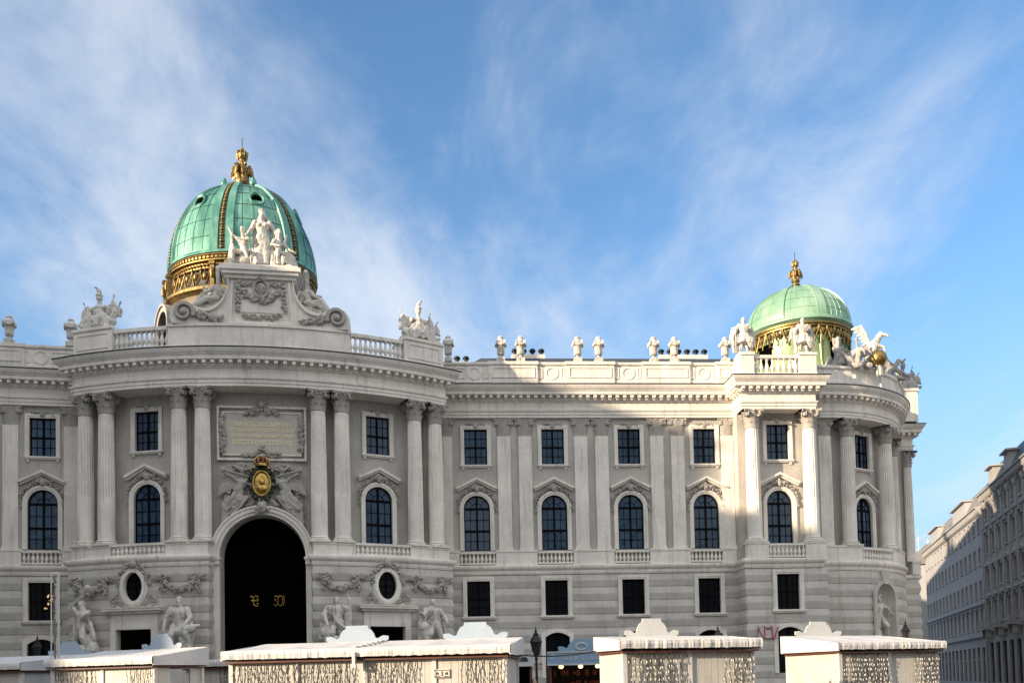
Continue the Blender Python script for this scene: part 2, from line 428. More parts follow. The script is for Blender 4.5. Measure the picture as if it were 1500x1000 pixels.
def capital_mb(full=True):
    m = MB(); H = 1.5
    m.lathe([(.50, 0), (.555, .03), (.555, .08), (.50, .11), (.49, .5), (.52, .9), (.60, 1.12), (.66, 1.2), (.6, 1.3)], 20)
    for row, (z, h, k, cu) in enumerate(((.10, .50, 8, .17), (.12, .86, 8, .20))):
        for i in range(k):
            leaf(m, 2*pi*(i+.5*row)/k+pi/8, .50, z, h, .36, cu)
    for i in range(4):
        a = pi/4+i*pi/2
        for s in (-1, 1):
            b = a+s*.22; pts = []
            for x, y, z in spiral(0, 0, .21, 1.5, pi/2, -1, 16):
                rr = .70+x; pts.append((rr*cos(b), rr*sin(b), 1.10+z))
            m.tube(pts, [.06-.03*j/16 for j in range(17)], 5)
        m.ell((.74*cos(a), .74*sin(a), 1.1), (.15, .15, .19), nu=8, nv=5)
    ab = []
    for i in range(4):                                   # concave abacus
        for t in (-.40, -.28, -.14, 0, .14, .28, .40):
            a = i*pi/2; r = .63+.9*t*t; x, y = r, t*2.1
            ab.append((x*cos(a)-y*sin(a), x*sin(a)+y*cos(a)))
    k = len(ab)
    for z0, z1, s in ((1.30, 1.40, .95), (1.40, 1.5, 1.0)):
        m.add([(x*s, y*s, z0) for x, y in ab]+[(x*s, y*s, z1) for x, y in ab], [tuple(range(k))[::-1], tuple(range(k, 2*k))]+[(i, (i+1) % k, (i+1) % k+k, i+k) for i in range(k)])
    for i in range(4):
        a = i*pi/2; m.ell((.68*cos(a), .68*sin(a), 1.38), .12, nu=8, nv=5)
    return m
def shaft_mb(h=9.15, rb=.585, rt=.50):
    m = MB(); nf = 20; prof = []
    for t in (0, .012, .03, .33, .345, .36, .55, .75, .93, .965, .98, 1.):
        prof.append((rb-(rb-rt)*max(0, (t-.1)/.9)**1.5, h*t))
    def fl(i, j):
        t = prof[j][1]/h; ph = i % 4
        dep = 0 if t < .02 or t > .97 else (.35 if t < .34 else 1.)
        return 1-(0, .075, .11, .075)[ph]*dep
    m.lathe(prof, nf*4, fl=fl); return m
def base_mb(r=.585, h=.42):
    m = MB(); m.box((0, 0, .06), (r*2.55, r*2.55, .12))
    m.lathe([(r*1.27, .12), (r*1.32, .16), (r*1.32, .2), (r*1.25, .235), (r*1.12, .25), (r*1.08, .29), (r*1.15, .31), (r*1.2, .345), (r*1.15, .38), (r*1.02, h)], 32)
    return m
def pil_shaft_mb(w=1.0, h=8.85, d=.22):
    m = MB(); m.bx(-w/2, w/2, -d, .05, 0, h); f = .13
    # sunk panel edge: raised border
    m.bx(-w/2-.05, w/2+.05, -d-.07, .05, -.32, -.2); m.bx(-w/2-.03, w/2+.03, -d-.045, .05, -.2, -.08); m.bx(-w/2-.015, w/2+.015, -d-.02, .05, -.08, 0.)
    return m
def baluster_mb(h=.72, r=.13):
    m = MB(); m.lathe([(r*.85, 0), (r*.85, .07*h), (r*.5, .1*h), (r*.6, .16*h), (r, .3*h), (r*1.02, .38*h), (r*.72, .55*h), (r*.42, .74*h), (r*.42, .82*h), (r*.62, .86*h), (r*.5, .9*h), (r*.85, .93*h), (r*.85, h)], 12)
    return m
def foliage(mb, pts, rnd, r=.12, n=14, y=-.06):
    """carved leafwork: lumps and curls strewn along a polyline (x,z)"""
    n = int(n*2.1); r *= .74
    for i in range(n):
        t = (i+.5)/n*(len(pts)-1); k = min(int(t), len(pts)-2); u = t-k
        x = pts[k][0]*(1-u)+pts[k+1][0]*u; z = pts[k][1]*(1-u)+pts[k+1][1]*u
        q = r*rnd.uniform(.6, 1.15)
        mb.ell((x+rnd.uniform(-.9, .9)*r, y-rnd.uniform(0, .11), z+rnd.uniform(-1.0, 1.0)*r), (q*rnd.uniform(.28, .8), q*.6, q*rnd.uniform(.6, 1.25)),
               Euler((0, rnd.uniform(0, pi), 0)).to_matrix(), 7, 5)
def scrollwork(mb, x, z, r, sgn=1, y=-.06, a0=pi/2, th=.05, turns=1.4):
    p = spiral(x, z, r, turns, a0, sgn, 20, y); mb.tube(p, [th*(1-.5*i/20) for i in range(21)], 5)
    mb.ell((x, y, z), (r*.22, th*1.2, r*.22), nu=7, nv=5)

# ---------------------------------------------------------------- windows
def bars(mb, x0, x1, z0, z1, y, d=.06, w=.035): mb.bx(x0-w/2, x1+w/2, y-d/2, y+d/2, z0-w/2, z1+w/2)
def sash_rect(w, h, cols=2, rows=2, midz=.5, y=.20):
    m = MB(); t = .085; hw = w/2
    m.bx(-hw, -hw+t, y-.05, y+.05, 0, h); m.bx(hw-t, hw, y-.05, y+.05, 0, h); m.bx(-hw+t, hw-t, y-.05, y+.05, 0, t); m.bx(-hw+t, hw-t, y-.05, y+.05, h-t, h)
    m.bx(-.065, .065, y-.075, y+.045, t, h-t)
    m.bx(-hw+t, -.065, y-.06, y+.045, h*midz-.06, h*midz+.06); m.bx(.065, hw-t, y-.06, y+.045, h*midz-.06, h*midz+.06)
    for s in (-1, 1):
        for c in range(1, cols):
            x = s*hw*c/cols
            m.bx(x-.02, x+.02, y-.03, y+.03, t, h-t)
        for (a, b) in ((0, h*midz), (h*midz, h)):
            for r in range(1, rows):
                z = a+(b-a)*r/rows; x0, x1 = (.065, hw-t) if s > 0 else (-hw+t, -.065); m.bx(x0, x1, y-.028, y+.028, z-.02, z+.02)
    return m
def archline(w, z0, zs, r=None, n=18):
    r = r or w/2; return [(-r, z0)]+[(-r*cos(pi*i/n), zs+r*sin(pi*i/n)) for i in range(n+1)]+[(r, z0)]
def rect_frame(w, h, bw=.28, y=-.10):
    m = MB(); hw = w/2
    inn = [(-hw, 0), (-hw, h), (hw, h), (hw, 0)]; out = [(-hw-bw, -.0), (-hw-bw, h+bw), (hw+bw, h+bw), (hw+bw, 0)]
    m.band(inn, out, y, .03)
    b2 = bw*.45; m.band([(-hw-b2, 0), (-hw-b2, h+b2), (hw+b2, h+b2), (hw+b2, 0)], [(-hw-bw-.03, 0), (-hw-bw-.03, h+bw+.03), (hw+bw+.03, h+bw+.03), (hw+bw+.03, 0)], y-.04, .02)
    return m
def sill_mb(w, over=.42, th=.2, dep=.22):
    m = MB(); m.bx(-w/2-over, w/2+over, -dep, .03, -th*.55, 0.); m.bx(-w/2-over+.06, w/2+over-.06, -dep+.07, .03, -th, -th*.55); return m
def make_upper():
    w, h = 1.82, 2.88
    o = obj('window', sash_rect(w, h), SASH)
    m = MB(); m.bx(-w/2, w/2, .22, .24, 0, h); obj('pane', m, GLASS, o, local=True)
    obj('frame', rect_frame(w, h, .27), STONE, o, local=True)
    s = sill_mb(w, .36); s.bx(-w/2-.2, -w/2-.02, -.1, .02, -.36, -.2); s.bx(w/2+.02, w/2+.2, -.1, .02, -.36, -.2); obj('sill', s, STONE, o, local=True)
    m = MB(); r = random.Random(3)
    m.ell((0, -.12, h+.30), (.24, .10, .26), nu=10); foliage(m, [(-.75, h+.30), (-.35, h+.36), (0, h+.46), (.35, h+.36), (.75, h+.30)], r, .12, 16, -.10)
    scrollwork(m, -.42, h+.34, .15, 1, -.1); scrollwork(m, .42, h+.34, .15, -1, -.1)
    obj('crest', m, CARVE, o, local=True, smooth=50); return o
def make_arch(bal=False):
    w, h = 2.08, 4.42; zs = h-w/2; y = .2; r = w/2
    m = MB(); t = .085
    m.band(archline(w, 0, zs, r-t), archline(w, 0, zs, r), y-.05, y+.05); m.bx(-r+t, r-t, y-.05, y+.05, 0, t)
    m.bx(-.065, .065, y-.075, y+.045, t, h-t); 
    for z in (h*.36, zs):
        m.bx(-r+t, -.075, y-.07, y+.045, z-.075, z+.075); m.bx(.075, r-t, y-.07, y+.045, z-.075, z+.075)
    for s in (-1, 1):
        x = s*r*.5; m.bx(x-.02, x+.02, y-.03, y+.03, t, zs)
        for z in (h*.18, h*.36+(zs-h*.36)*.5, h*.36+(zs-h*.36)*.5+.0):
            x0, x1 = (.065, r-t) if s > 0 else (-r+t, -.065); m.bx(x0, x1, y-.028, y+.028, z-.02, z+.02)
        a = pi/4; m.tube([(s*.45*cos(a), y, zs+.45*sin(a)), (s*(r-t)*cos(a), y, zs+(r-t)*sin(a))], .022, 5)
    m.band([(-.43*cos(pi*i/12), zs+.43*sin(pi*i/12)) for i in range(13)], [(-.47*cos(pi*i/12), zs+.47*sin(pi*i/12)) for i in range(13)], y-.03, y+.03)
    o = obj('window', m, SASH)
    m = MB(); m.prism(archline(w, 0, zs), .22, .24); obj('pane', m, GLASS, o, local=True)
    m = MB(); m.band(archline(w, 0, zs, r), archline(w, 0, zs, r+.30), -.10, .03); m.band(archline(w, 0, zs, r+.14), archline(w, 0, zs, r+.33), -.15, .02); obj('frame', m, STONE, o, local=True, smooth=40)
    m = MB()                                               # shallow gable hood with carving beneath
    zt = h+1.42; ze = h+.66; hw = 1.62; p = [(-hw, ze), (-hw+.22, ze+.06), (0, zt), (hw-.22, ze+.06), (hw, ze)]
    lo = [(x, z-.19) for x, z in p]; m.band(lo, p, -.42, .03); m.band([(x*.97, z-.15) for x, z in lo], [(x*.97, z+.01) for x, z in lo], -.25, .02)
    obj('pediment', m, STONE, o, local=True)
    m = MB(); rr = random.Random(11)
    ring = [(-(r+.5)*cos(pi*(.10+.8*i/14)), zs+(r+.50)*sin(pi*(.10+.8*i/14))) for i in range(15)]
    foliage(m, ring, rr, .15, 44, -.10); foliage(m, [(-.6, h+.55), (0, h+.75), (.6, h+.55)], rr, .2, 16, -.14); m.ell((0, -.2, h+.55), (.22, .14, .3))
    for s in (-1, 1):
        scrollwork(m, s*.48, h+.55, .2, -s, -.14, th=.06); scrollwork(m, s*1.45, zs+.35, .17, s, -.1); foliage(m, [(s*1.42, zs+.2), (s*1.45, zs-.3)], rr, .13, 6, -.08)
    obj('carving', m, CARVE, o, local=True, smooth=50)
    return o
def make_lower(w=1.82, h=2.8, lit=False):
    m = sash_rect(w, h, 2, 2); o = obj('window', m, SASH)
    m = MB(); m.bx(-w/2, w/2, .22, .24, 0, h); obj('pane', m, GLASSD, o, local=True)
    obj('frame', rect_frame(w, h, .30, -.17), STONE, o, local=True); obj('sill', sill_mb(w, .46, .24, .34), STONE, o, local=True); return o
def make_ground():
    w, h = 1.95, 3.6; r = .38
    def out(d): return [(-w/2-d, 0)]+[(-(w/2+d)+(w+2*d)*i/10, h+d-r*((i-5)/5)**2) for i in range(11)]+[(w/2+d, 0)]
    m = MB(); m.band(out(-.08), out(0), .12, .22); m.bx(-.05, .05, .12, .22, 0, h-.05); m.bx(-w/2+.08, w/2-.08, .13, .21, h*.55-.05, h*.55+.05)
    o = obj('ground_window', m, SASH); m = MB(); m.prism(out(0), .22, .24); obj('pane', m, GLASSD, o, local=True)
    m = MB(); m.band(out(0), out(.32), -.18, .03); obj('frame', m, STONE, o, local=True); return o
def balustrade(parent, Wm, length, z, h=.72, n=None, deep=.24, curve=None, name='balustrade'):
    """straight run centred on the frame Wm (front -y)"""
    m = MB(); m.bx(-length/2, length/2, -deep/2, deep/2, h-.13, h+.02); m.bx(-length/2, length/2, -deep/2, deep/2, 0, .11)
    o = obj(name, m, STONE, parent, Wm @ Matrix.Translation((0, 0, z)))
    n = n or max(3, int(length/.31))
    for i in range(n):
        x = -length/2+length*(i+.5)/n
        b = bpy.data.objects.new('baluster', BALME); COL.objects.link(b)
        place(b, o, WM[o.name] @ Matrix.Translation((x, 0, .11)) @ Matrix.Diagonal((1, 1, (h-.24)/.72, 1)))
    return o
# ---------------------------------------------------------------- ground
g = MB(); g.add([(-900, -500, 0), (900, -500, 0), (900, 1300, 0), (-900, 1300, 0)], [(0, 1, 2, 3)])
def cobble():
    M = bpy.data.materials.new('cobbles'); M.use_nodes = True; n = NT(M.node_tree); n.n.clear()
    p = n.new('ShaderNodeNewGeometry').outputs['Position']
    v = n.new('ShaderNodeTexVoronoi', feature='DISTANCE_TO_EDGE', inp={'Vector': p, 'Scale': 7.}).outputs[0]
    c = n.mix(n.ramp(v, .0, .06), (.03, .03, .03, 1), n.mix(n.noise(p, .7, 5.), (.09, .085, .08, 1), (.17, .16, .15, 1)))
    bs = n.new('ShaderNodeBsdfPrincipled', inp={'Base Color': c, 'Roughness': .75}); n.new('ShaderNodeOutputMaterial', inp={0: bs.outputs[0]}); return M
meta(obj('ground', g, cobble()), kind='structure')

# ---------------------------------------------------------------- palace
PAL = thing('palace', 'pale baroque palace with two green copper domes, dark arched portal and rounded corner', 'palace', loc=(-2.5, 71, 0))
BALME = baluster_mb().mesh('baluster', 50); BALME.materials.append(STONE)
def part(name, mb, m, smooth=None, parent=None): return obj(name, mb, m, parent or PAL, None, smooth)
up0w = make_upper(); ar0 = make_arch(); lo0 = make_lower(); gr0 = make_ground()
PROTO_USED = set()
def win(proto, seg, t, o, z, sc=1.):
    Wm = fr(seg, t, o, z) @ Matrix.Diagonal((sc, 1, 1, 1))
    return dup(proto, PAL, Wm)
CAP = capital_mb().mesh('capital', 50); CAP.materials.append(CARVE)
SHAFT = shaft_mb().mesh('column', 40); SHAFT.materials.append(STONE)
CBASE = base_mb().mesh('column_base', 40); CBASE.materials.append(STONE)
PSH = pil_shaft_mb().mesh('pilaster'); PSH.materials.append(STONE)
def column(seg, t, o, zb=11.68):
    f = fr(seg, t, o, 0)
    hs = (22.75-1.5-zb-.42)/9.15
    c = obj('column', SHAFT, None, PAL, f @ Matrix.Translation((0, 0, zb+.42)) @ Matrix.Diagonal((1, 1, hs, 1)))
    obj('base', CBASE, None, c, f @ Matrix.Translation((0, 0, zb))); obj('capital', CAP, None, c, f @ Matrix.Translation((0, 0, 21.25)))
def pilaster(seg, t, o, w=1.0, zb=12.4):
    f = fr(seg, t, o, 0)
    hs = 1.
    p = obj('pilaster', PSH, None, PAL, f @ Matrix.Translation((0, 0, 12.42)) @ Matrix.Diagonal((w, 1, hs, 1)))
    obj('capital', CAP, None, p, f @ Matrix.Translation((0, 0, 21.25)) @ Matrix.Diagonal((.96*w, .30, 1, 1)))
WOP = lambda t: [dict(c=t, w=1.82, z0=19.0, z1=21.88), dict(c=t, w=2.08, z0=12.12, z1=16.54, k='arch')]
def wing_windows(seg, t, o, ob, lower=True, dz=0.):
    win(up0w, seg, t, o, 19.0); win(ar0, seg, t, o, 12.12)
    if lower: win(lo0, seg, t, ob, 6.86)
LOP = lambda t: [dict(c=t, w=1.82, z0=6.86, z1=9.66), dict(c=t, w=1.95, z0=1.9, z1=5.5, k='seg', rise=.38)]

# --- upper walls
# right wing
RW = [.30+6.2*i for i in range(4)]; RWP = [s for i in range(4) for s in (.30+6.2*i+2.25, .30+6.2*i+3.95)][:7]
m = MB(); wall(m, WR, -4, 22.3, 10.9, 22.75, 0, sum([WOP(t) for t in RW], []))
part('wall', m, WALL)
m = MB(); wall(m, WR, -6, 21.2, -.1, 10.2, .20, sum([LOP(t) for t in RW], []), RP); part('base_wall', m, RUST)
for t in RW: wing_windows(WR, t, 0, .20); win(gr0, WR, t, .20, 1.9)
for t in [2.55, 4.25, 8.75, 10.45, 14.95, 16.65, 20.75]: pilaster(WR, t, .0, 1.06 if t < 20 else .98)
pilaster(WR, -2.1, .0, 1.0)
# front bay of the corner block
BW = 24.55
m = MB(); wall(m, BAY, 21.3, 27.9, 10.9, 22.75, 1.2, WOP(BW)); part('wall', m, WALL)
m = MB()
for t in (21.3, 27.6): m = MB(); block(m, BAY, t-.02, t+.02, -.5, 1.21, 10.9, 22.75); part('side_wall', m, WALL)
wing_windows(BAY, BW, 1.2, 2.4)
m = MB(); wall(m, BAY, 21.6, 27.35, -.1, 10.2, 2.4, LOP(BW), RP)
p0, p1 = BAY.P(21.2, 2.4), BAY.P(27.75, 2.4); q0, q1 = BAY.P(21.2, 0), BAY.P(27.75, 0)
rp = [(o, z) for z, o in RP if z <= 10.2]+[(-.05, 10.2)]
m.sweep([tuple(q0), tuple(p0), tuple(BAY.P(21.6, 2.4))], rp, caps=False); m.sweep([tuple(BAY.P(27.35, 2.4)), tuple(p1), tuple(q1)], rp, caps=False)
part('base_wall', m, RUST); win(gr0, BAY, BW, 2.4, 1.9)
for t in (22.22, 26.88): column(BAY, t, 1.95, 12.2)
# rounded corner
m = MB(); wall(m, CO, -8, 92, 10.9, 22.75, -1.15, WOP(27)+WOP(58), dt=2.); part('wall', m, WALL, 30)
for t in (27, 58): win(up0w, CO, t, -1.15, 19.0); win(ar0, CO, t, -1.15, 12.12)
m = MB(); wall(m, CO, -8, 94, -.1, 10.2, .25, [dict(c=29, w=2.5, z0=2.6, z1=9.15, k='arch', reveal=0.)], RP, dt=2.); part('base_wall', m, RUST)
pilaster(CO, -.6, -.18, 1.05)
for t in (12, 42, 73): column(CO, t, -.33, 12.2)
# niche in the corner
m = MB(); fN = fr(CO, 29, .32, 2.6); m.M = fN
hs = 6.55-1.25; vs = []; na, nz = 12, 10
for j in range(nz+1):
    z = hs*j/nz if j <= nz else 0
    for i in range(na+1): a = pi*i/na; vs.append((-1.25*cos(a), 1.0*sin(a)-.05, z))
fs = [(j*(na+1)+i, j*(na+1)+i+1, (j+1)*(na+1)+i+1, (j+1)*(na+1)+i) for j in range(nz) for i in range(na)]
m.add(vs, fs); vs = []
for j in range(9):
    b = pi/2*j/8
    for i in range(na+1): a = pi*i/na; vs.append((-1.25*cos(a)*cos(b), 1.0*sin(a)*cos(b)-.05, hs+1.25*sin(b)))
m.add(vs, [(j*(na+1)+i, j*(na+1)+i+1, (j+1)*(na+1)+i+1, (j+1)*(na+1)+i) for j in range(8) for i in range(na)])
nic = part('niche', m, RUST, 50)
m = MB(); m.M = fN; m.band(archline(2.5, 0, hs), archline(2.5, 0, hs, 1.52), -.16, .05); m.prism([(-.35, 6.5), (.35, 6.5), (.55, 7.6), (-.55, 7.6)], -.2, .05); part('niche_frame', m, RUST, 40, nic)
# east bay (mirror of the front bay, seen edge on) and east side
m = MB(); wall(m, EB, 1.2, 7.8, 10.9, 22.75, 1.2, WOP(4.55)); part('wall', m, WALL)
m = MB(); wall(m, EB, 7.8, 84, 10.9, 22.75, 0, [x for k in range(4) for x in WOP(11.2+6.2*k)]); part('wall', m, WALL)
m = MB()
for t in (1.5, 7.8): m = MB(); block(m, EB, t-.02, t+.02, -.5, 1.21, 10.9, 22.75); part('side_wall', m, WALL)
m = MB(); wall(m, EB, 1.75, 7.5, -.1, 10.2, 2.4, LOP(4.55), RP); wall(m, EB, 7.9, 84, -.1, 10.2, .2, [x for k in range(4) for x in LOP(11.2+6.2*k)], RP)
m.sweep([tuple(EB.P(1.35, 0)), tuple(EB.P(1.35, 2.4)), tuple(EB.P(1.75, 2.4))], rp, caps=False); m.sweep([tuple(EB.P(7.5, 2.4)), tuple(EB.P(7.9, 2.4)), tuple(EB.P(7.9, 0))], rp, caps=False); part('base_wall', m, RUST)
wing_windows(EB, 4.55, 1.2, 2.4)
for k in range(4): wing_windows(EB, 11.2+6.2*k, 0, .2)
for t in (2.22, 6.88): column(EB, t, 1.95, 12.2)
# left wing
LWN = [-1.75-6.2*i for i in range(5)]
m = MB(); wall(m, WL, -32, 3.4, 10.9, 22.75, 0, sum([WOP(t) for t in LWN], [])); part('wall', m, WALL)
m = MB(); wall(m, WL, -32, 4.5, -.1, 10.2, .20, sum([LOP(t) for t in LWN], []), RP); part('base_wall', m, RUST)
for t in LWN: wing_windows(WL, t, 0, .2); win(gr0, WL, t, .2, 1.9)
for t in [.27]+[x for k in range(5) for x in (-3.9-6.2*k, -5.6-6.2*k)]: pilaster(WL, t, 0, 1.05)
# central pavilion
RWALL, RCOL, RBASE, RFR, RCEN = 27.4, 28.5, 29.18, 29.1, 27.55
m = MB(); wall(m, PV, -27.2, -7.3, 10.8, 22.75, RWALL, [dict(c=-17.4, w=1.82, z0=18.75, z1=21.63), dict(c=-17.4, w=2.08, z0=11.95, z1=16.37, k='arch')], dt=2.); part('wall', m, WALL, 30); m = MB()
wall(m, PV, 7.3, 27.2, 10.8, 22.75, RWALL, [dict(c=17.4, w=1.82, z0=18.75, z1=21.63), dict(c=17.4, w=2.08, z0=11.95, z1=16.37, k='arch')], dt=2.)
part('wall', m, WALL, 30)
for s in (-1, 1): m = MB(); block(m, PV, s*27.2-.02, s*27.2+.02, 22, RWALL+.005, 10.9, 22.75); part('side_wall', m, WALL)
for s in (-17.4, 17.4): win(up0w, PV, s, RWALL, 18.75); win(ar0, PV, s, RWALL, 11.95)
m = MB(); PW = 5.95; wall(m, PV, -8, 8, -.1, 22.75, RCEN, [dict(c=0, w=PW, z0=-.1, z1=13.88, k='arch', reveal=.9)], dt=1.5); part('portal_wall', m, WALL, 30)
m = MB()
ovc = dict(w=1.5, z0=7.75, z1=9.85, k='oval'); dc = dict(w=2.65, z0=-.1, z1=5.85)
wall(m, PV, -27.1, -7.5, -.1, 10.2, RBASE, [dict(ovc, c=-17.3), dict(dc, c=-17.3)], RP, dt=1.5)
RC = lambda s, b: [tuple(PV.P(s, b)), tuple(PV.P(s, RBASE)), tuple(PV.P(s+.3, RBASE)), tuple(PV.P(s+.6, RBASE))]
RD = lambda s, b: [tuple(PV.P(s-.6, RBASE)), tuple(PV.P(s-.3, RBASE)), tuple(PV.P(s, RBASE)), tuple(PV.P(s, b))]
m.sweep(RC(-27.7, 22), rp, caps=False); m.sweep(RD(-7.0, RCEN-.1), rp, caps=False)
part('base_wall', m, RUST); m = MB(); wall(m, PV, 7.5, 27.1, -.1, 10.2, RBASE, [dict(ovc, c=17.3), dict(dc, c=17.3)], RP, dt=1.5)
m.sweep(RC(7.0, RCEN-.1), rp, caps=False); m.sweep(RD(27.7, 22), rp, caps=False)
part('base_wall', m, RUST)
for s in (-1, 1):
    for a in (8.05, 11.4, 22.55, 26.05): column(PV, s*a, RCOL, 11.84)
    # strips of wall behind each pair of columns
    for a in (8.05, 11.4, 22.55, 26.05): m = MB(); block(m, PV, s*a-1.0, s*a+1.0, RWALL-.1, RWALL+.14, 11., 22.75, 2); part('pilaster_strip', m, WALL)
    m = MB()
    for a, b in ((7.05, 12.95), (21.1, 27.5)):
        m = MB(); a, b = sorted((s*a, s*b)); block(m, PV, a, b, RWALL, RBASE-.10, 10.93, 11.68, 4); block(m, PV, a-.08, b+.08, RWALL, RBASE-.05, 11.68, 11.84, 4); part('pedestal', m, STONE)
    # balcony balustrade
    m = MB(); a, b = sorted((s*12.98, s*21.08)); block(m, PV, a, b, RBASE-.40, RBASE-.10, 11.7, 11.86, 5); block(m, PV, a, b, RBASE-.40, RBASE-.10, 10.93, 11.1, 5)
    o = part('balcony_balustrade', m, STONE)
    for i in range(12):
        t = a+(b-a)*(i+.5)/12; bo = bpy.data.objects.new('baluster', BALME); COL.objects.link(bo); place(bo, o, fr(PV, t, RBASE-.25, 11.08) @ Matrix.Diagonal((1.15, 1.15, .88, 1)))
# wing pedestals and blind window balustrades
def ped(seg, t0, t1, o, n=1, z1=12.1):
    m = MB(); block(m, seg, t0, t1, o-.8, o, 10.93, z1-.15, n); e = .06 if isinstance(seg, Line) else .3; block(m, seg, t0-e, t1+e, o-.8, o+.05, z1-.15, z1, n); return part('pedestal', m, STONE)
for a, b in ((1.75, 5.05), (7.95, 11.25), (14.15, 17.45), (20.1, 21.25), (-3, -1.15)): ped(WR, a, b, .30)
for a, b in ((21.4, 23.05), (26.05, 27.7)): ped(BAY, a, b, 2.62, z1=12.2)
for a, b in ((-4, 16), (38, 77)): ped(CO, a, b, .30, 6, 12.2)
for a, b in ((1.4, 3.05), (6.05, 7.7)): ped(EB, a, b, 2.62, z1=12.2)
ped(EB, 7.9, 84, .3)
ped(WL, -.4, 1.2, .3)
for k in range(5): ped(WL, -6.35-6.2*k, -3.15-6.2*k, .3)
for t in RW: balustrade(PAL, fr(WR, t, .16, 0), 2.9, 11.0, .98, 9)
for t in LWN: balustrade(PAL, fr(WL, t, .16, 0), 2.75, 11.0, .98, 9)
balustrade(PAL, fr(BAY, BW, 2.45, 0), 3.0, 11.0, 1.05, 9)
m = MB(); block(m, CO, 16.3, 37.7, .02, .28, 11.9, 12.1, 6); block(m, CO, 16.3, 37.7, .02, .28, 10.95, 11.1, 6); o = part('balcony_balustrade', m, STONE)
for i in range(12):
    bo = bpy.data.objects.new('baluster', BALME); COL.objects.link(bo); place(bo, o, fr(CO, 16.3+21.4*(i+.5)/12, .15, 11.08) @ Matrix.Diagonal((1.05, 1.05, 1.17, 1)))

# --- entablature, ledges, parapets along the plan
def corner_path(ow, ob, e=0., arc_n=28):
    """right side: wing -> front bay -> round corner -> east bay -> east side"""
    p = [tuple(WR.P(-5, ow))]
    p += [tuple(BAY.P(21.27-e, ow)), tuple(BAY.P(21.27-e, ob)), tuple(BAY.P(26.83+2*.0+e+.45, ob)), tuple(BAY.P(26.83+e+.45, ow))]
    p += arcpts(CO, 0, 84, ow, arc_n)
    p += [tuple(EB.P(29.1-26.83-e-.45, ow)), tuple(EB.P(29.1-26.83-e-.45, ob)), tuple(EB.P(29.1-21.27+e, ob)), tuple(EB.P(29.1-21.27+e, ow)), tuple(EB.P(84, ow))]
    return p
RPATH = corner_path(.28, 2.53); LPATH = [tuple(WL.P(-32, .28)), tuple(WL.P(3.4, .28))]
PPATH = [tuple(PV.P(-27.3, 23))]+arcpts(PV, -27.3, 27.3, RFR, 36)+[tuple(PV.P(27.3, 23))]
for pth in (RPATH, LPATH, PPATH):
    m = MB(); m.sweep(pth, ENT); e = part('entablature', m, STONE)
    m = MB(); modillions(m, pth); part('modillion_course', m, STONE, None, e)
    m = MB(); m.sweep(pth, FLP, closed_prof=True); part('flashing', m, FLASH, None, e)
RB = corner_path(.25, 2.45, .07)
LB = [tuple(WL.P(-32, .25)), tuple(WL.P(3.6, .25))]
for pth in (RB, LB): m = MB(); m.sweep(pth, LEDGE); part('ledge', m, STONE)
for a, b in ((-27.7, -7.0), (7.0, 27.7)):
    pth = [tuple(PV.P(a, RCEN))]+arcpts(PV, a, b, RBASE, 16)+[tuple(PV.P(b, RCEN))]
    m = MB(); m.sweep(pth, LEDGE); part('ledge', m, STONE)
# parapet of the wings
PARA = [(-.5, 25.30), (0, 25.32), (0, 25.62), (-.06, 25.66), (-.06, 26.86), (.02, 26.9), (.08, 26.98), (.08, 27.14), (-.5, 27.16), (-.5, 25.3)]
RPP = [tuple(WR.P(-5, .55)), tuple(WR.P(21.4, .55))]; LPP = [tuple(WL.P(-32, .55)), tuple(WL.P(2.5, .55))]
for pth in (RPP, LPP): m = MB(); m.sweep(pth, PARA); pp = part('parapet', m, STONE)
def para_block(seg, a, b, o=.50):
    m = MB(); block(m, seg, a, b, o-.5, o+.16, 25.33, 26.92); block(m, seg, a-.07, b+.07, o-.6, o+.26, 26.92, 27.17); panel_on(m, seg, a+.22, b-.22, 25.85, 26.72, o+.16, .05, .09); part('parapet_block', m, STONE)
def ring_orn(seg, t):
    f = fr(seg, t, .49, 26.28); m = MB(); m.M = f
    m.band([(.40*cos(2*pi*i/24), .40*sin(2*pi*i/24)) for i in range(24)], [(.54*cos(2*pi*i/24), .54*sin(2*pi*i/24)) for i in range(24)], -.05, .02, True); part('parapet_ring', m, STONE, 40)
for a in (1.45, 7.65, 13.85): para_block(WR, a, a+3.9)
para_block(WR, 19.9, 21.3)
for a in (-6.7, -12.9): para_block(WL, a, a+3.9)
for t in RW: 
    ring_orn(WR, t); m = MB(); panel_on(m, WR, t-1.9, t-.75, 25.85, 26.72, .49, .05, .08); panel_on(m, WR, t+.75, t+.95, 25.85, 26.72, .49, .05, .08) if False else None; panel_on(m, WR, t+.75, t+1.0+.05, 25.85, 26.72, .49, .05, .08); part('parapet_panel', m, STONE)
for t in LWN[:3]: ring_orn(WL, t)
m = MB(); panel_on(m, WL, -3.0, -2.5, 25.85, 26.72, .49, .05, .08); panel_on(m, WL, -1.0, .9, 25.85, 26.72, .49, .05, .08); part('parapet_panel', m, STONE)
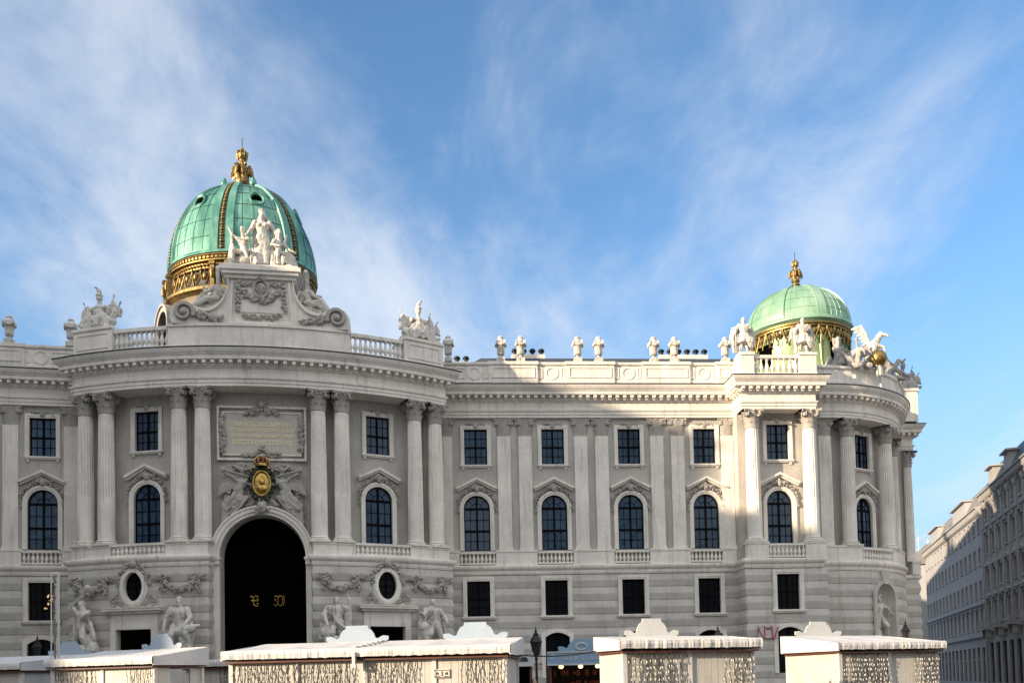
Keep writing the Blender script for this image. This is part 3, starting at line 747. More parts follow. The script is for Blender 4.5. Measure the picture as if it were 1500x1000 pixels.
# pavilion parapet: end pedestals, balustrades, centre block
RP0 = 29.15
for s in (-1, 1):
    a, b = sorted((s*20.6, s*27.0)); m = MB(); block(m, PV, a, b, RP0-2.2, RP0, 25.36, 27.2, 4); block(m, PV, a-.12, b+.12, RP0-2.3, RP0+.1, 27.2, 27.42, 4); block(m, PV, a-.1, b+.1, RP0-2.2, RP0+.07, 25.36, 25.62, 4)
    panel_on(m, PV, a+.6, b-.6, 25.85, 26.95, RP0, .05, .09, 4); part('corner_pedestal', m, STONE)
    a, b = sorted((s*12.3, s*20.5)); m = MB(); block(m, PV, a, b, RP0-.5, RP0-.1, 26.85, 27.1, 5); block(m, PV, a, b, RP0-.5, RP0-.1, 25.36, 25.72, 5); o = part('roof_balustrade', m, STONE)
    for i in range(11):
        bo = bpy.data.objects.new('baluster', BALME); COL.objects.link(bo); place(bo, o, fr(PV, a+(b-a)*(i+.5)/11, RP0-.3, 25.70) @ Matrix.Diagonal((1.35, 1.35, 1.62, 1)))
m = MB(); block(m, PV, -12.3, 12.5, RP0-2.4, RP0+.02, 25.36, 26.95, 10); block(m, PV, -12.5, 12.7, RP0-2.5, RP0+.12, 26.95, 27.15, 10); block(m, PV, -12.4, 12.6, RP0-2.4, RP0+.08, 25.36, 25.6, 10); part('attic_block', m, STONE)
# attic stage: scrolled gable carrying the figure group
fA = fr(PV, .35, 28.95, 27.14); m = MB(); m.M = fA
def flank(s):
    pts = [(6.05, 0), (6.2, .35), (6.15, .85), (5.85, 1.3), (5.3, 1.5), (4.75, 1.42), (4.2, 1.15)]
    for i in range(9):
        a = i/8*pi/2; pts.append((4.0-1.75*sin(a), 1.05+2.15*(1-cos(a))))
    pts.append((2.2, 3.3)); return [(s*x, z) for x, z in pts]
poly = flank(-1)+[(-2.2, 3.3), (2.2, 3.3)]+flank(1)[::-1]
m.prism(poly, .15, 1.9); att = part('attic_gable', m, STONE)
m = MB(); m.M = fA
m.bx(-2.45, 2.45, -.1, 2.2, 3.3, 3.55); m.bx(-2.62, 2.62, -.3, 2.3, 3.55, 3.8); m.bx(-2.78, 2.78, -.42, 2.4, 3.8, 4.1); m.bx(-2.6, 2.6, -.2, 2.2, 4.1, 4.28)
m.band([(x*.985, z-.22) for x, z in flank(1)[6:]], flank(1)[6:], -.05, .2); m.band([(x*.985, z-.22) for x, z in flank(-1)[6:]], flank(-1)[6:], -.05, .2)
for s in (-1, 1):
    m.prism([(s*2.05, .25), (s*2.2, .25), (s*2.0, 3.2), (s*1.85, 3.2)], .05, .2)
m.bx(-2.2, 2.2, .02, .2, 0, .25); part('moulding', m, STONE, None, att)
m = MB(); m.M = fA; r = random.Random(5)
for s in (-1, 1):
    m = MB(); m.M = fA
    scrollwork(m, s*5.25, .75, .72, -s, -.02, th=.2, turns=1.7, a0=-.4); m.ell((s*5.25, 0, .75), (.25, .2, .22))
    foliage(m, [(s*2.7, .3), (s*3.4, .40), (s*4.5, .62)], r, .26, 24, 0.03); part('scroll', m, CARVE, 50, att)
m = MB(); m.M = fA
for s in (-1, 1): foliage(m, [(s*1.55, 3.0), (s*1.6, 1.1)], r, .2, 26, .05); foliage(m, [(s*1.55, 2.9), (s*.6, 2.95)], r, .17, 14, .05)
foliage(m, [(-1.4, 2.55), (-.8, 1.95), (0, 1.75), (.8, 1.95), (1.4, 2.55)], r, .25, 44, .08)
foliage(m, [(-1.3, .75), (-.6, .62), (0, .6), (.6, .62), (1.3, .75)], r, .2, 30, .08)
m.band([(.42*cos(2*pi*i/20), 2.62+.52*sin(2*pi*i/20)) for i in range(20)], [(.58*cos(2*pi*i/20), 2.62+.68*sin(2*pi*i/20)) for i in range(20)], -.1, .2, True)
m.ell((0, .05, 2.62), (.42, .16, .52)); foliage(m, [(-.3, 3.15), (0, 3.35), (.3, 3.15)], r, .16, 9, -.05); scrollwork(m, -.12, 2.62, .26, 1, -.1); scrollwork(m, .14, 2.5, .22, -1, -.1)
part('attic_carving', m, CARVE, 50, att)
m = MB(); m.M = fA; m.bx(-1.75, 1.75, .10, .16, .95, 3.1); part('attic_panel', m, STONE, None, att)
# corner-block parapet: two piers, balustrade, then the curved parapet
m = MB(); m.sweep([tuple(BAY.P(27.2, 1.0))]+arcpts(CO, 0, 90, .62, 30)+[tuple(EB.P(1.9, 1.0))], [(-1.2, 25.3), (.0, 25.32), (0, 25.66), (-.08, 25.7), (-.08, 26.6), (0, 26.66), (.07, 26.74), (.07, 26.92), (-1.2, 26.95)]); part('curved_parapet', m, STONE, 30)
m = MB()
for t in (14, 30, 46, 62): m = MB(); block(m, CO, t-.35, t+.35, .3, .66, 25.4, 26.66); part('parapet_pier', m, STONE)
for seg in (BAY, EB):
    mir = seg is EB; X = (lambda t: 29.1-t) if mir else (lambda t: t)
    for a, b in ((21.25, 22.3), (26.0, 27.35)):
        m = MB(); a, b = sorted((X(a), X(b))); block(m, seg, a, b, 1.2, 2.75, 25.36, 27.0); block(m, seg, a-.06, b+.06, 1.2, 2.83, 27.0, 27.2); block(m, seg, a-.04, b+.04, 1.2, 2.8, 25.36, 25.6); part('parapet_pier', m, STONE)
    a, b = sorted((X(22.3), X(26.0)))
    m = MB(); block(m, seg, a, b, 2.2, 2.6, 26.8, 27.05); block(m, seg, a, b, 2.2, 2.6, 25.36, 25.62); o = part('roof_balustrade', m, STONE)
    for i in range(8):
        bo = bpy.data.objects.new('baluster', BALME); COL.objects.link(bo); place(bo, o, fr(seg, a+(b-a)*(i+.5)/8, 2.4, 25.6) @ Matrix.Diagonal((1.4, 1.4, 1.68, 1)))
    m = MB(); block(m, seg, *sorted((X(21.3), X(21.7))), -1, 1.3, 25.36, 26.95); block(m, seg, *sorted((X(26.9), X(27.3))), -1, 1.3, 25.36, 26.95); part('parapet_return', m, STONE)
m = MB(); m.sweep([tuple(EB.P(7.9, .55)), tuple(EB.P(84, .55))], PARA); part('parapet', m, STONE)

# --- roofs (slate, hipped, seen as a dark strip behind the parapet)
def roofslab(pts, z):
    m = MB(); n = len(pts); m.add([(*p, z) for p in pts]+[(*p, z-1.2) for p in pts], [tuple(range(n)), tuple(range(n, 2*n))[::-1]]+[(i, (i+1) % n, (i+1) % n+n, i+n) for i in range(n)]); return m
m = MB()
def hip(seg, a, b, hipa, hipb, oo=-.9, ot=-2.9, zt=28.74, deep=-16):
    lo = [seg.P(a, oo), seg.P(b, oo), seg.P(b, deep), seg.P(a, deep)]; hi = [seg.P(a+hipa, ot), seg.P(b-hipb, ot), seg.P(b-hipb, deep+3), seg.P(a+hipa, deep+3)]
    m.add([(p.x, p.y, 25.8) for p in lo]+[(p.x, p.y, zt) for p in hi], [(0, 1, 5, 4), (1, 2, 6, 5), (2, 3, 7, 6), (3, 0, 4, 7), (4, 5, 6, 7)])
hip(WR, -3.2, 24, 4.2, 1.0); hip(WL, -32, 0, 1, 7.5, zt=28.2); hip(EB, 8, 84, 3, 3, zt=30.5)
m2 = roofslab([tuple(PV.P(t, 27.5)) for t in range(-27, 28, 3)]+[(-8, 92), (-37, 92)], 25.9)
part('roof', m, SLATE); part('flat_roof', m2, FLASH)
part('flat_roof', roofslab([tuple(BAY.P(21.5, 1.5)), tuple(BAY.P(27, 1.5))]+arcpts(CO, 2, 88, -.2, 10)+[tuple(EB.P(8, 1.5)), tuple(EB.P(8, -18)), tuple(BAY.P(21.5, -18))], 25.9), FLASH)
# plain rear mass of the building
m = MB(); m.sweep([tuple(EB.P(84, 0)), tuple(EB.P(84, -30)), tuple(WR.P(12, -38)), tuple(WR.P(-25, -30)), tuple(WL.P(-32, -22)), tuple(WL.P(-32, 0))], [(0, 0), (0, 25.4)], caps=False); part('rear_wall', m, WALL)
# ---------------------------------------------------------------- portal: tablet, archivolt, reliefs, gate
fP = fr(PV, 0, RCEN, 0)
m = MB(); m.M = fP; zs = 10.93; r = PW/2
for d0, d1, y in ((0, .22, -.22), (.22, .5, -.34), (.5, .62, -.42)): m.band(archline(1, 10.9, zs, r+d0), archline(1, 10.9, zs, r+d1), y-.25, .05)
arc = part('archivolt', m, STONE, 40)
m = MB(); m.M = fP
for s in (-1, 1):
    m = MB(); m.M = fP; m.bx(s*(r+.32)-.34, s*(r+.32)+.34, -.55, .1, 10.35, 10.9); m.bx(s*(r+.32)-.42, s*(r+.32)+.42, -.62, .1, 10.7, 10.88); m.bx(s*(r+.3)-.3, s*(r+.3)+.3, -.35, .1, 0, 10.35); part('impost', m, STONE, None, arc)
m = MB(); m.M = fP; rr = random.Random(2); m.ell((0, -.75, 14.35), (.34, .25, .42)); foliage(m, [(-.45, 14.1), (0, 14.8), (.45, 14.1)], rr, .2, 14, -.7); m.ell((0, -.98, 14.4), (.15, .14, .2)); part('keystone_mask', m, CARVE, 50, arc)
# tablet
TW, T0, T1 = 2.95, 18.0, 21.6
m = MB(); m.M = fP; m.bx(-TW+.3, TW-.3, -.05, .02, T0+.3, T1-.35); tab = part('inscription_tablet', m, mat('tablet_stone', (.52, .49, .43), .85, var=.08))
m = MB(); m.M = fP
def frm(x, z0, z1, bw, y): m.band([(-x, z0), (x, z0), (x, z1), (-x, z1)], [(-x-bw, z0-bw), (x+bw, z0-bw), (x+bw, z1+bw), (-x-bw, z1+bw)], y, .03, True)
frm(TW-.3, T0+.3, T1-.35, .10, -.12); frm(TW, T0, T1, .16, -.16); part('tablet_frame', m, STONE, None, tab)
m = MB(); m.M = fP; rr = random.Random(4)
foliage(m, [(-1.15, T1-.35), (0, T1-.05), (1.15, T1-.35)], rr, .22, 34, -.14); foliage(m, [(-.4, T1), (0, T1+.5), (.4, T1)], rr, .24, 14, -.16); m.ell((0, -.3, T1+.25), (.22, .2, .28))
for s in (-1, 1):
    scrollwork(m, s*.36, T1-.28, .26, -s, -.2, th=.07); foliage(m, [(s*2.72, T0+.5), (s*2.78, T1-.6)], rr, .24, 34, -.14); scrollwork(m, s*2.75, (T0+T1)/2, .3, s, -.18, th=.07); foliage(m, [(s*.3, T0+.3), (s*1.35, T0+.2)], rr, .2, 16, -.14); scrollwork(m, s*.7, T0+.2, .2, s, -.18)
foliage(m, [(-.3, T0+.4), (0, T0+.8), (.3, T0+.4)], rr, .2, 12, -.16)
part('tablet_carving', m, CARVE, 50, tab)
def text(name, body, size, Wm, material, parent, depth=.02, width=None):
    cu = bpy.data.curves.new(name, 'FONT'); cu.body = body; cu.size = size; cu.align_x = 'CENTER'; cu.extrude = depth
    o = bpy.data.objects.new(name, cu); COL.objects.link(o); bpy.context.view_layer.update()
    me = bpy.data.meshes.new_from_object(o.evaluated_get(bpy.context.evaluated_depsgraph_get())); bpy.data.objects.remove(o)
    xs = [v.co.x for v in me.vertices]; k = width/(max(xs)-min(xs)) if width else 1.
    me.transform(Matrix.Rotation(pi/2, 4, 'X') @ Matrix.Diagonal((k, 1, 1, 1))); me.materials.clear()
    return obj(name, me, material, parent, Wm)
LETT = mat('gilt_lettering', (.95, .84, .55), .5, metal=.0, var=.05)
for z, s, w, b in ((20.30, .50, 4.0, 'FRANCISCVS\u00b7IOSEPHVS\u00b7I'), (19.90, .36, 4.5, 'VETVS\u00b7PALATII\u00b7OPVS\u00b7INCHOATVM\u00b7A\u00b7CAROLO\u00b7VI'), (19.50, .36, 4.5, 'CONTINVATVM\u00b7A\u00b7MARIA\u00b7THERESIA\u00b7ET\u00b7IOSEPHO\u00b7II'), (18.98, .50, 4.1, 'PERFECIT\u00b7A\u00b7D\u00b7MDCCCLXXXXIII')):
    text('lettering', b, s, fP @ Matrix.Translation((0, -.07, z)), LETT, tab, .015, w)
# gate in the dark archway
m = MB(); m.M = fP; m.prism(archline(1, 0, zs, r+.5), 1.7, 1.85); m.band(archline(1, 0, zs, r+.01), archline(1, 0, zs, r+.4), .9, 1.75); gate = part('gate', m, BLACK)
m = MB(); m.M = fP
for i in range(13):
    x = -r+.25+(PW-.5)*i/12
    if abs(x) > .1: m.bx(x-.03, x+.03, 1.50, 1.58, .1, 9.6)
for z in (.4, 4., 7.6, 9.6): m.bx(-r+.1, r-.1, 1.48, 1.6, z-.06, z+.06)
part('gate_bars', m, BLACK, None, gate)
def mono(cx, cz, kind):
    m = MB(); m.M = fP
    def st(pts, r=.04): m.tube([(cx+(-x if kind == 0 else x), 1.40, cz+z) for x, z in pts], r, 6)
    if kind == 0:   # blackletter initial with a flag stroke
        st([(-.28, .32), (-.1, .40), (.08, .30), (.28, .38)]); st([(.05, .34), (.08, 0), (.02, -.28), (-.18, -.36), (-.30, -.22), (-.18, -.12)]); st([(-.30, .12), (-.15, .2), (-.2, .02), (-.3, .08)]); st([(-.1, .04), (.22, .06)])
    else:
        for q in (-.2, .12): st([(q-.18, .30), (q-.04, .40), (q+.1, .32), (q+.2, .4)]); st([(q+.06, .34), (q+.08, 0), (q+.02, -.28), (q-.12, -.36), (q-.2, -.22)])
        st([(-.38, .1), (-.28, .18), (-.3, 0)]); st([(.3, .36), (.32, -.1), (.24, -.34)])
    part('gilt_monogram', m, GOLD, None, gate)
mono(-.85, 7.9, 0); mono(.95, 7.9, 1)
# dark passage behind the gate is closed by the gate leaf itself

# ---------------------------------------------------------------- doors, oval windows and festoons of the base
for t in (-17.3, 17.3):
    f = fr(PV, t, RBASE+.02, 0)
    m = MB(); m.M = f
    rect = lambda w, h: [(-w, 0), (-w, h), (w, h), (w, 0)]
    m.band(rect(1.32, 5.85), rect(1.62, 6.15), -.16, .1); m.band(rect(1.62, 6.15), rect(1.78, 6.3), -.10, .1); m.bx(-1.75, 1.75, -.10, .1, 6.3, 6.95)
    m.bx(-1.95, 1.95, -.35, .1, 6.95, 7.12); m.bx(-2.15, 2.15, -.55, .1, 7.12, 7.28); m.bx(-2.2, 2.2, -.6, .1, 7.28, 7.34)
    dr = part('doorway', m, STONE)
    m = MB(); m.M = f; m.bx(-1.35, 1.35, .42, .5, 0, 5.9); m.bx(-.04, .04, .36, .42, 0, 5.85); m.bx(-1.32, 1.32, .36, .42, 3.4, 3.55); part('door_leaf', m, BLACK, None, dr)
    m = MB(); m.M = f
    el = lambda a, b: [(a*cos(2*pi*i/32), 8.8+b*sin(2*pi*i/32)) for i in range(32)]
    m.band(el(.70, 1.0), el(.95, 1.25), -.24, .1, True); m.band(el(.95, 1.25), el(1.08, 1.38), -.16, .1, True)
    
    for q in (-1, 1): m.prism([(q*1.75, 7.36), (q*1.7, 7.7), (q*1.2, 8.0), (q*1.0, 8.5), (q*.9, 8.4), (q*.6, 7.82), (0, 7.62), (0, 7.36)], -.06, .12)
    ow = part('oval_window', m, STONE, 50)
    # the opening itself is cut by the ring in front of the wall
    m = MB(); m.M = f; m.prism(el(.74, 1.04), .25, .3); part('pane', m, GLASSD, None, ow)
    m = MB(); m.M = f; m.bx(-.03, .03, .15, .22, 7.8, 9.8)
    for z in (8.3, 8.8, 9.3): m.bx(-.7, .7, .15, .22, z-.02, z+.02)
    part('sash', m, SASH, None, ow)
    m = MB(); m.M = f; rr = random.Random(8)
    foliage(m, [(-1.15, 8.9), (-1.0, 9.7), (-.5, 10.2), (0, 10.45), (.5, 10.2), (1.0, 9.7), (1.15, 8.9)], rr, .2, 44, -.14); m.ell((0, -.25, 10.35), (.28, .16, .3))
    for s in (-1, 1):
        scrollwork(m, s*1.45, 7.75, .32, -s, -.14, th=.09); scrollwork(m, s*.5, 10.25, .2, s, -.16); foliage(m, [(s*.75, 7.6), (s*1.15, 7.75), (s*1.2, 8.3)], rr, .15, 16, -.12)
    part('oval_carving', m, CARVE, 50, ow)
    for s in (-1, 1):
        m = MB(); rr = random.Random(15+s)
        for a, b, z, q, k in ((2.1, 2.1, 9.35, .26, 7), (4.55, 4.55, 9.35, .26, 7)):
            fm = fr(PV, t+s*math.degrees(a/RBASE), RBASE+.10, 0); m.M = fm; foliage(m, [(-.55, z), (0, z+.12), (.55, z)], rr, .2, 12, -.08); foliage(m, [(0, z), (.04, z-1.0)], rr, .2, 9, -.06)
            scrollwork(m, -.3, z, .17, 1, -.14); scrollwork(m, .3, z, .17, -1, -.14)
        m.M = fr(PV, t+s*math.degrees(3.32/RBASE), RBASE+.08, 0)
        foliage(m, [(-1.1, 9.15), (-.7, 8.72), (0, 8.5), (.7, 8.72), (1.1, 9.15)], rr, .23, 44, -.1)
        part('festoon', m, CARVE, 50)

# ---------------------------------------------------------------- domes
def dome(cx, cy, a, b, z0, c, ribs, rib_a0, mcop, ribw, name, ornament, oculi, z_ring, flat=1.0, seams=7):
    T = Matrix.Translation((cx, cy, 0))
    def S(al, th, k=1.0):
        """point on the shell: al around (degrees from -Y to +X), th 0 eave .. 90 apex"""
        q = cos(radians(th))**.93*k; al = radians(al); return Vector((cx+a*q*sin(al), cy-b*q*cos(al), z0+c*k*sin(radians(th))))
    m = MB(); N, K = 96, 22; vs = []
    for j in range(K+1):
        for i in range(N): vs.append(S(360*i/N, 88*j/K))
    m.add(vs, [(j*N+i, j*N+(i+1) % N, (j+1)*N+(i+1) % N, (j+1)*N+i) for j in range(K) for i in range(N)])
    d = part(name, m, mcop, 60)
    # standing seams
    m = MB()
    for j in range(1, seams):
        th = 86*(j/seams)**1.1
        pts = [S(360*i/72, th, 1.003) for i in range(73)]; m.tube(pts, .018, 4)
    per = 360/ribs
    for i in range(ribs):
        for k in (.26, .42, .58, .74):
            m.tube([S(rib_a0+per*(i+k), t, 1.003) for t in range(2, 80, 6)], .018, 4)
    part('seams', m, FLASH if ornament else mcop, None, d)
    for i in range(ribs):
        al = rib_a0+per*i; m = MB()
        def strip(o0, o1, k0, k1, th1=84):
            vs = []; n = 20
            for j in range(n+1):
                th = th1*j/n; fac = max(.30, cos(radians(th))**.55)
                for o, k in ((o0, k0), (o0, k1), (o1, k1), (o1, k0)):
                    p0 = S(al, th, k); tx = Vector((cos(radians(al))*a, sin(radians(al))*b, 0)).normalized(); vs.append(p0+tx*(o*fac))
            m.add(vs, [(4*j+q, 4*j+(q+1) % 4, 4*j+4+(q+1) % 4, 4*j+4+q) for j in range(n) for q in range(4)])
        if ornament:
            strip(-ribw, -ribw*.32, .98, 1.02); strip(ribw*.32, ribw, .98, 1.02)
            rb = part('rib', m, mcop, 40, d); m = MB()
            strip(-ribw*.34, ribw*.34, .98, 1.008); part('rib_channel', m, mat('dark_copper', (.02, .05, .035), .6), None, d); m = MB()
            for j in range(42):
                th = 2+80*j/42; p = S(al, th, 1.012); q = (.13 if j % 2 else .18)*max(.4, cos(radians(th))**.5); m.ell(p, (q, q, q*.8), nu=7, nv=5)
            part('bead_chain', m, GOLDD, 50, d)
        else: strip(-ribw, ribw, .98, 1.022); part('rib', m, mcop, 40, d)
    if oculi:
        for i in range(ribs):
            al = rib_a0+per*(i+.5); th = 40; p = S(al, th, 1.0); nrm = Vector((sin(radians(al))/a, -cos(radians(al))/b, sin(radians(th))/c*.75)).normalized()
            Rm = nrm.to_track_quat('Z', 'Y').to_matrix().to_4x4(); m = MB(); m.M = Matrix.Translation(p) @ Rm
            m.lathe([(.48, -.25), (.70, -.25), (.72, .12), (.62, .2), (.50, .12), (.48, -.1)], 20, cap=False); 
            for q in range(5): aa = radians(60+15*q); m.ell((.72*cos(aa), .72*sin(aa), .08), .14, nu=6, nv=4)
            oc = part('oculus', m, mcop, 40, d); m = MB(); m.M = Matrix.Translation(p) @ Rm; m.lathe([(.02, .02), (.55, .0)], 20, cap=False); part('oculus_pane', m, BLACK, None, d)
    return d, S
def ering(mb, cx, cy, a, b, prof, n=96):
    vs = []
    for r, z in prof:
        for i in range(n): t = 2*pi*i/n; vs.append((cx+(a+r)*sin(t), cy-(b+r)*cos(t), z))
    k = len(prof); mb.add(vs, [(j*n+i, j*n+(i+1) % n, (j+1)*n+(i+1) % n, (j+1)*n+i) for j in range(k-1) for i in range(n)])
D1 = (-24.5, 82., 6.65, 5.2)
d1, S1 = dome(*D1, 40.2, 8.35, 6, -3, COPPER, 1.05, 'main_dome', True, True, 41)
cx, cy, a, b = D1
m = MB(); ering(m, cx, cy, a, b, [(-.3, 40.35), (.12, 40.30), (.2, 40.17), (.2, 40.03), (-.02, 40.00)]); part('eave', m, COPPER, 40, d1)
m = MB(); ering(m, cx, cy, a, b, [(-.02, 40.01), (.16, 39.95), (.2, 39.83), (.05, 39.75), (.05, 39.50), (.18, 39.45), (.18, 39.33), (-.12, 39.25), (-.12, 38.80), (-.05, 38.75)])
for i in range(110):
    t = 2*pi*i/110; m.box((cx+(a+.10)*sin(t), cy-(b+.10)*cos(t), 39.62), (.18, .26, .2), atan2(b*sin(t), a*cos(t)))
for i in range(120):
    t = 2*pi*i/120; m.ell((cx+(a-.04)*sin(t), cy-(b-.04)*cos(t), 39.03), (.12, .12, .14), nu=6, nv=4)
part('gilt_cornice', m, GOLDD, 40, d1)
m = MB(); ering(m, cx, cy, a, b, [(-.30, 39.75), (.10, 37.3), (.5, 37.0), (.5, 36.7), (.25, 36.5), (.25, 34.), (.35, 27.0), (.4, 25.5)]); part('drum', m, mat('bronze_drum', (.055, .045, .028), .55, metal=.4, var=.5, streak=.5), 40, d1)
m = MB(); rr = random.Random(9)
for i in range(44):
    t = 2*pi*i/44; al = math.degrees(t); k = Vector((sin(t), -cos(t), 0)); tx = Vector((cos(t), sin(t), 0))
    def dp(x, o, z): o = o+(39.75-z)*.165+.1; z -= .72; return Vector((cx+(a-.30+o)*k.x, cy+(b-.30+o)*k.y, z))+tx*x
    m.ell(dp(0, .12, 38.75), (.20, .20, .36), nu=8, nv=6); m.ell(dp(0, .12, 39.35), (.17, .17, .12), nu=6, nv=4)
    m.tube([dp(-.5, .08, 39.55), dp(-.36, .1, 38.7), dp(-.12, .1, 38.0), dp(0, .1, 37.5), dp(.12, .1, 38.0), dp(.36, .1, 38.7), dp(.5, .08, 39.55)], .055, 5)
    m.ell(dp(.5, .1, 39.2), (.1, .1, .3), nu=6, nv=4); m.ell(dp(0, .12, 37.45), .12, nu=6, nv=4)
part('lambrequin_frieze', m, GOLDD, 50, d1)
m = MB(); ering(m, cx, cy, a, b, [(.3, 36.9), (.62, 36.85), (.66, 36.6), (.45, 36.5), (.3, 36.3)]); 
for i in range(6):
    t = radians(-3+60*i); k = Vector((sin(t), -cos(t), 0)); p = Vector((cx+(a+.2)*k.x, cy+(b+.2)*k.y, 0)); al = atan2(sin(t)*b, cos(t)*a)
    for s in (-1, 1):
        q = p+Vector((cos(al), sin(al), 0))*s*.7; m.box((q.x, q.y, 37.7), (.36, .6, 2.3), al); m.box((q.x, q.y, 38.9), (.5, .8, .26), al); m.box((q.x, q.y, 36.6), (.6, .9, .4), al); m.ell((q.x+k.x*.35, q.y+k.y*.35, 38.), (.14, .14, .5))
part('gilt_pier', m, GOLDD, 40, d1)
for i in range(6):                                        # arched dormers at the foot of the drum
    t = radians(-60+60*i); k = Vector((sin(t), -cos(t), 0)); p = Vector((cx+(a+.3)*k.x, cy+(b+.3)*k.y, 0)); f = Matrix.Translation((p.x, p.y, 30.2)) @ Matrix.Rotation(atan2(sin(t)*b, cos(t)*a), 4, 'Z')
    m = MB(); m.M = f; m.band(archline(1, 0, 3.9, 1.55), archline(1, 0, 3.9, 2.0), -.6, .6); m.band(archline(1, 0, 3.9, 2.0), archline(1, 0, 3.9, 2.2), -.75, .6); w = part('dormer', m, STATUED, 40, d1)
    m = MB(); m.M = f; m.prism(archline(1, 0, 3.9, 1.56), .0, .1); part('dormer_pane', m, BLACK, None, d1)
t = radians(-38); f = Matrix.Translation((cx+(a+.1)*sin(t), cy-(b+.1)*cos(t), 31.5)) @ Matrix.Rotation(t*.9, 4, 'Z')
D2 = (27.4, 82., 4.72, 4.72)
d2, S2 = dome(*D2, 33.45, 4.2, 8, 8, COPPER2, .42, 'corner_dome', False, False, 33, seams=6)
cx, cy, a, b = D2
m = MB(); ering(m, cx, cy, a, b, [(-.25, 33.5), (.16, 33.5), (.22, 33.4), (.22, 33.2), (.05, 33.1), (-.1, 32.95)]); part('eave', m, COPPER2, 40, d2)
m = MB(); ering(m, cx, cy, a, b, [(-.1, 32.98), (.05, 32.95), (.05, 32.8), (-.08, 32.75), (-.08, 32.6), (-.2, 32.55)])
for i in range(36):
    t = 2*pi*i/36; k = Vector((sin(t), -cos(t), 0)); tx = Vector((cos(t), sin(t), 0))
    def dp(x, o, z): return Vector((cx, cy, z))+k*(a-.22+o)+tx*x
    m.tube([dp(-.42, .05, 32.7), dp(-.3, .06, 32.2), dp(0, .08, 31.35), dp(.3, .06, 32.2), dp(.42, .05, 32.7)], .075, 5); m.ell(dp(0, .06, 32.2), (.16, .16, .3), nu=6, nv=5); m.ell(dp(.42, .06, 32.3), (.08, .08, .3), nu=6, nv=4); m.ell(dp(0, .08, 31.3), .11, nu=6, nv=4)
part('gilt_fringe', m, GOLDD, 50, d2)
m = MB(); ering(m, cx, cy, a, b, [(-.28, 32.7), (-.45, 31.0), (-.40, 29.8), (-.15, 28.6), (.35, 27.4), (.9, 25.6)]); part('drum', m, COPPER3, 50, d2)
m = MB()
for i in range(8):
    t = radians(8+45*i); pts = [(cx+(a+o)*sin(t), cy-(a+o)*cos(t), z) for o, z in ((-.26, 32.5), (-.43, 31), (-.38, 29.8), (-.13, 28.6), (.37, 27.4), (.9, 25.8))]; m.tube(pts, .10, 5)
    for q in (15, 30): t2 = t+radians(q); m.tube([(cx+(a+o)*sin(t2), cy-(a+o)*cos(t2), z) for o, z in ((-.27, 32.5), (-.44, 31), (-.39, 29.8), (-.14, 28.6), (.36, 27.4))], .02, 4)
part('drum_ribs', m, COPPER3, 40, d2)
for i in range(4):
    t = radians(30.5+90*i); f = Matrix.Translation((cx+(a-.5)*sin(t), cy-(a-.5)*cos(t), 29.3)) @ Matrix.Rotation(t, 4, 'Z'); m = MB(); m.M = f; m.bx(-.7, .7, -.12, .3, 0, 2.2); m.bx(-.85, .85, -.2, .3, 2.2, 2.4); part('drum_hatch', m, BLACK, None, d2)
# ---------------------------------------------------------------- sculpture
TMP = bpy.data.scenes.new('scratch')
class Sculpt(MB):
    """overlapping lumps that are fused into one continuous carved surface"""
    def fuse(s, name, vox=.045, amp=.016, freq=3., fold=.022):
        me = MB.mesh(s, 'raw'); o = bpy.data.objects.new('raw', me); TMP.collection.objects.link(o)
        md = o.modifiers.new('r', 'REMESH'); md.mode = 'VOXEL'; md.voxel_size = vox; md.use_smooth_shade = True
        sm = o.modifiers.new('s', 'SMOOTH'); sm.factor = .4; sm.iterations = 1
        with bpy.context.temp_override(scene=TMP, view_layer=TMP.view_layers[0]): dg = bpy.context.evaluated_depsgraph_get()
        dg.update(); nm = bpy.data.meshes.new_from_object(o.evaluated_get(dg)); nm.name = name
        bpy.data.objects.remove(o); bpy.data.meshes.remove(me)
        if amp:
            ns = [v.normal.copy() for v in nm.vertices]; cs = [v.co.copy() for v in nm.vertices]; fl = []
            for c, q in zip(cs, ns):
                f_ = 1-abs(noise.noise(Vector((c.x*5, c.y*5, c.z*1.6))))*2; c += q*(amp*(noise.noise(c*freq*2)+.6*noise.noise(c*freq*5))+fold*(f_*f_*(1 if f_ > 0 else -1)-.35)); fl += c[:]
            nm.vertices.foreach_set('co', fl); nm.update()
        nm.materials.clear(); return nm
J0 = dict(head=(0, -.02, .935), neck=(0, 0, .855), shL=(-.125, 0, .815), shR=(.125, 0, .815), elL=(-.17, .01, .655), elR=(.17, .01, .655), haL=(-.16, -.06, .51), haR=(.16, -.06, .51),
          chest=(0, 0, .735), waist=(0, 0, .63), pel=(0, 0, .535), hiL=(-.058, 0, .51), hiR=(.058, 0, .51), knL=(-.075, -.02, .28), knR=(.075, -.02, .28), ftL=(-.08, 0, .035), ftR=(.08, 0, .035))
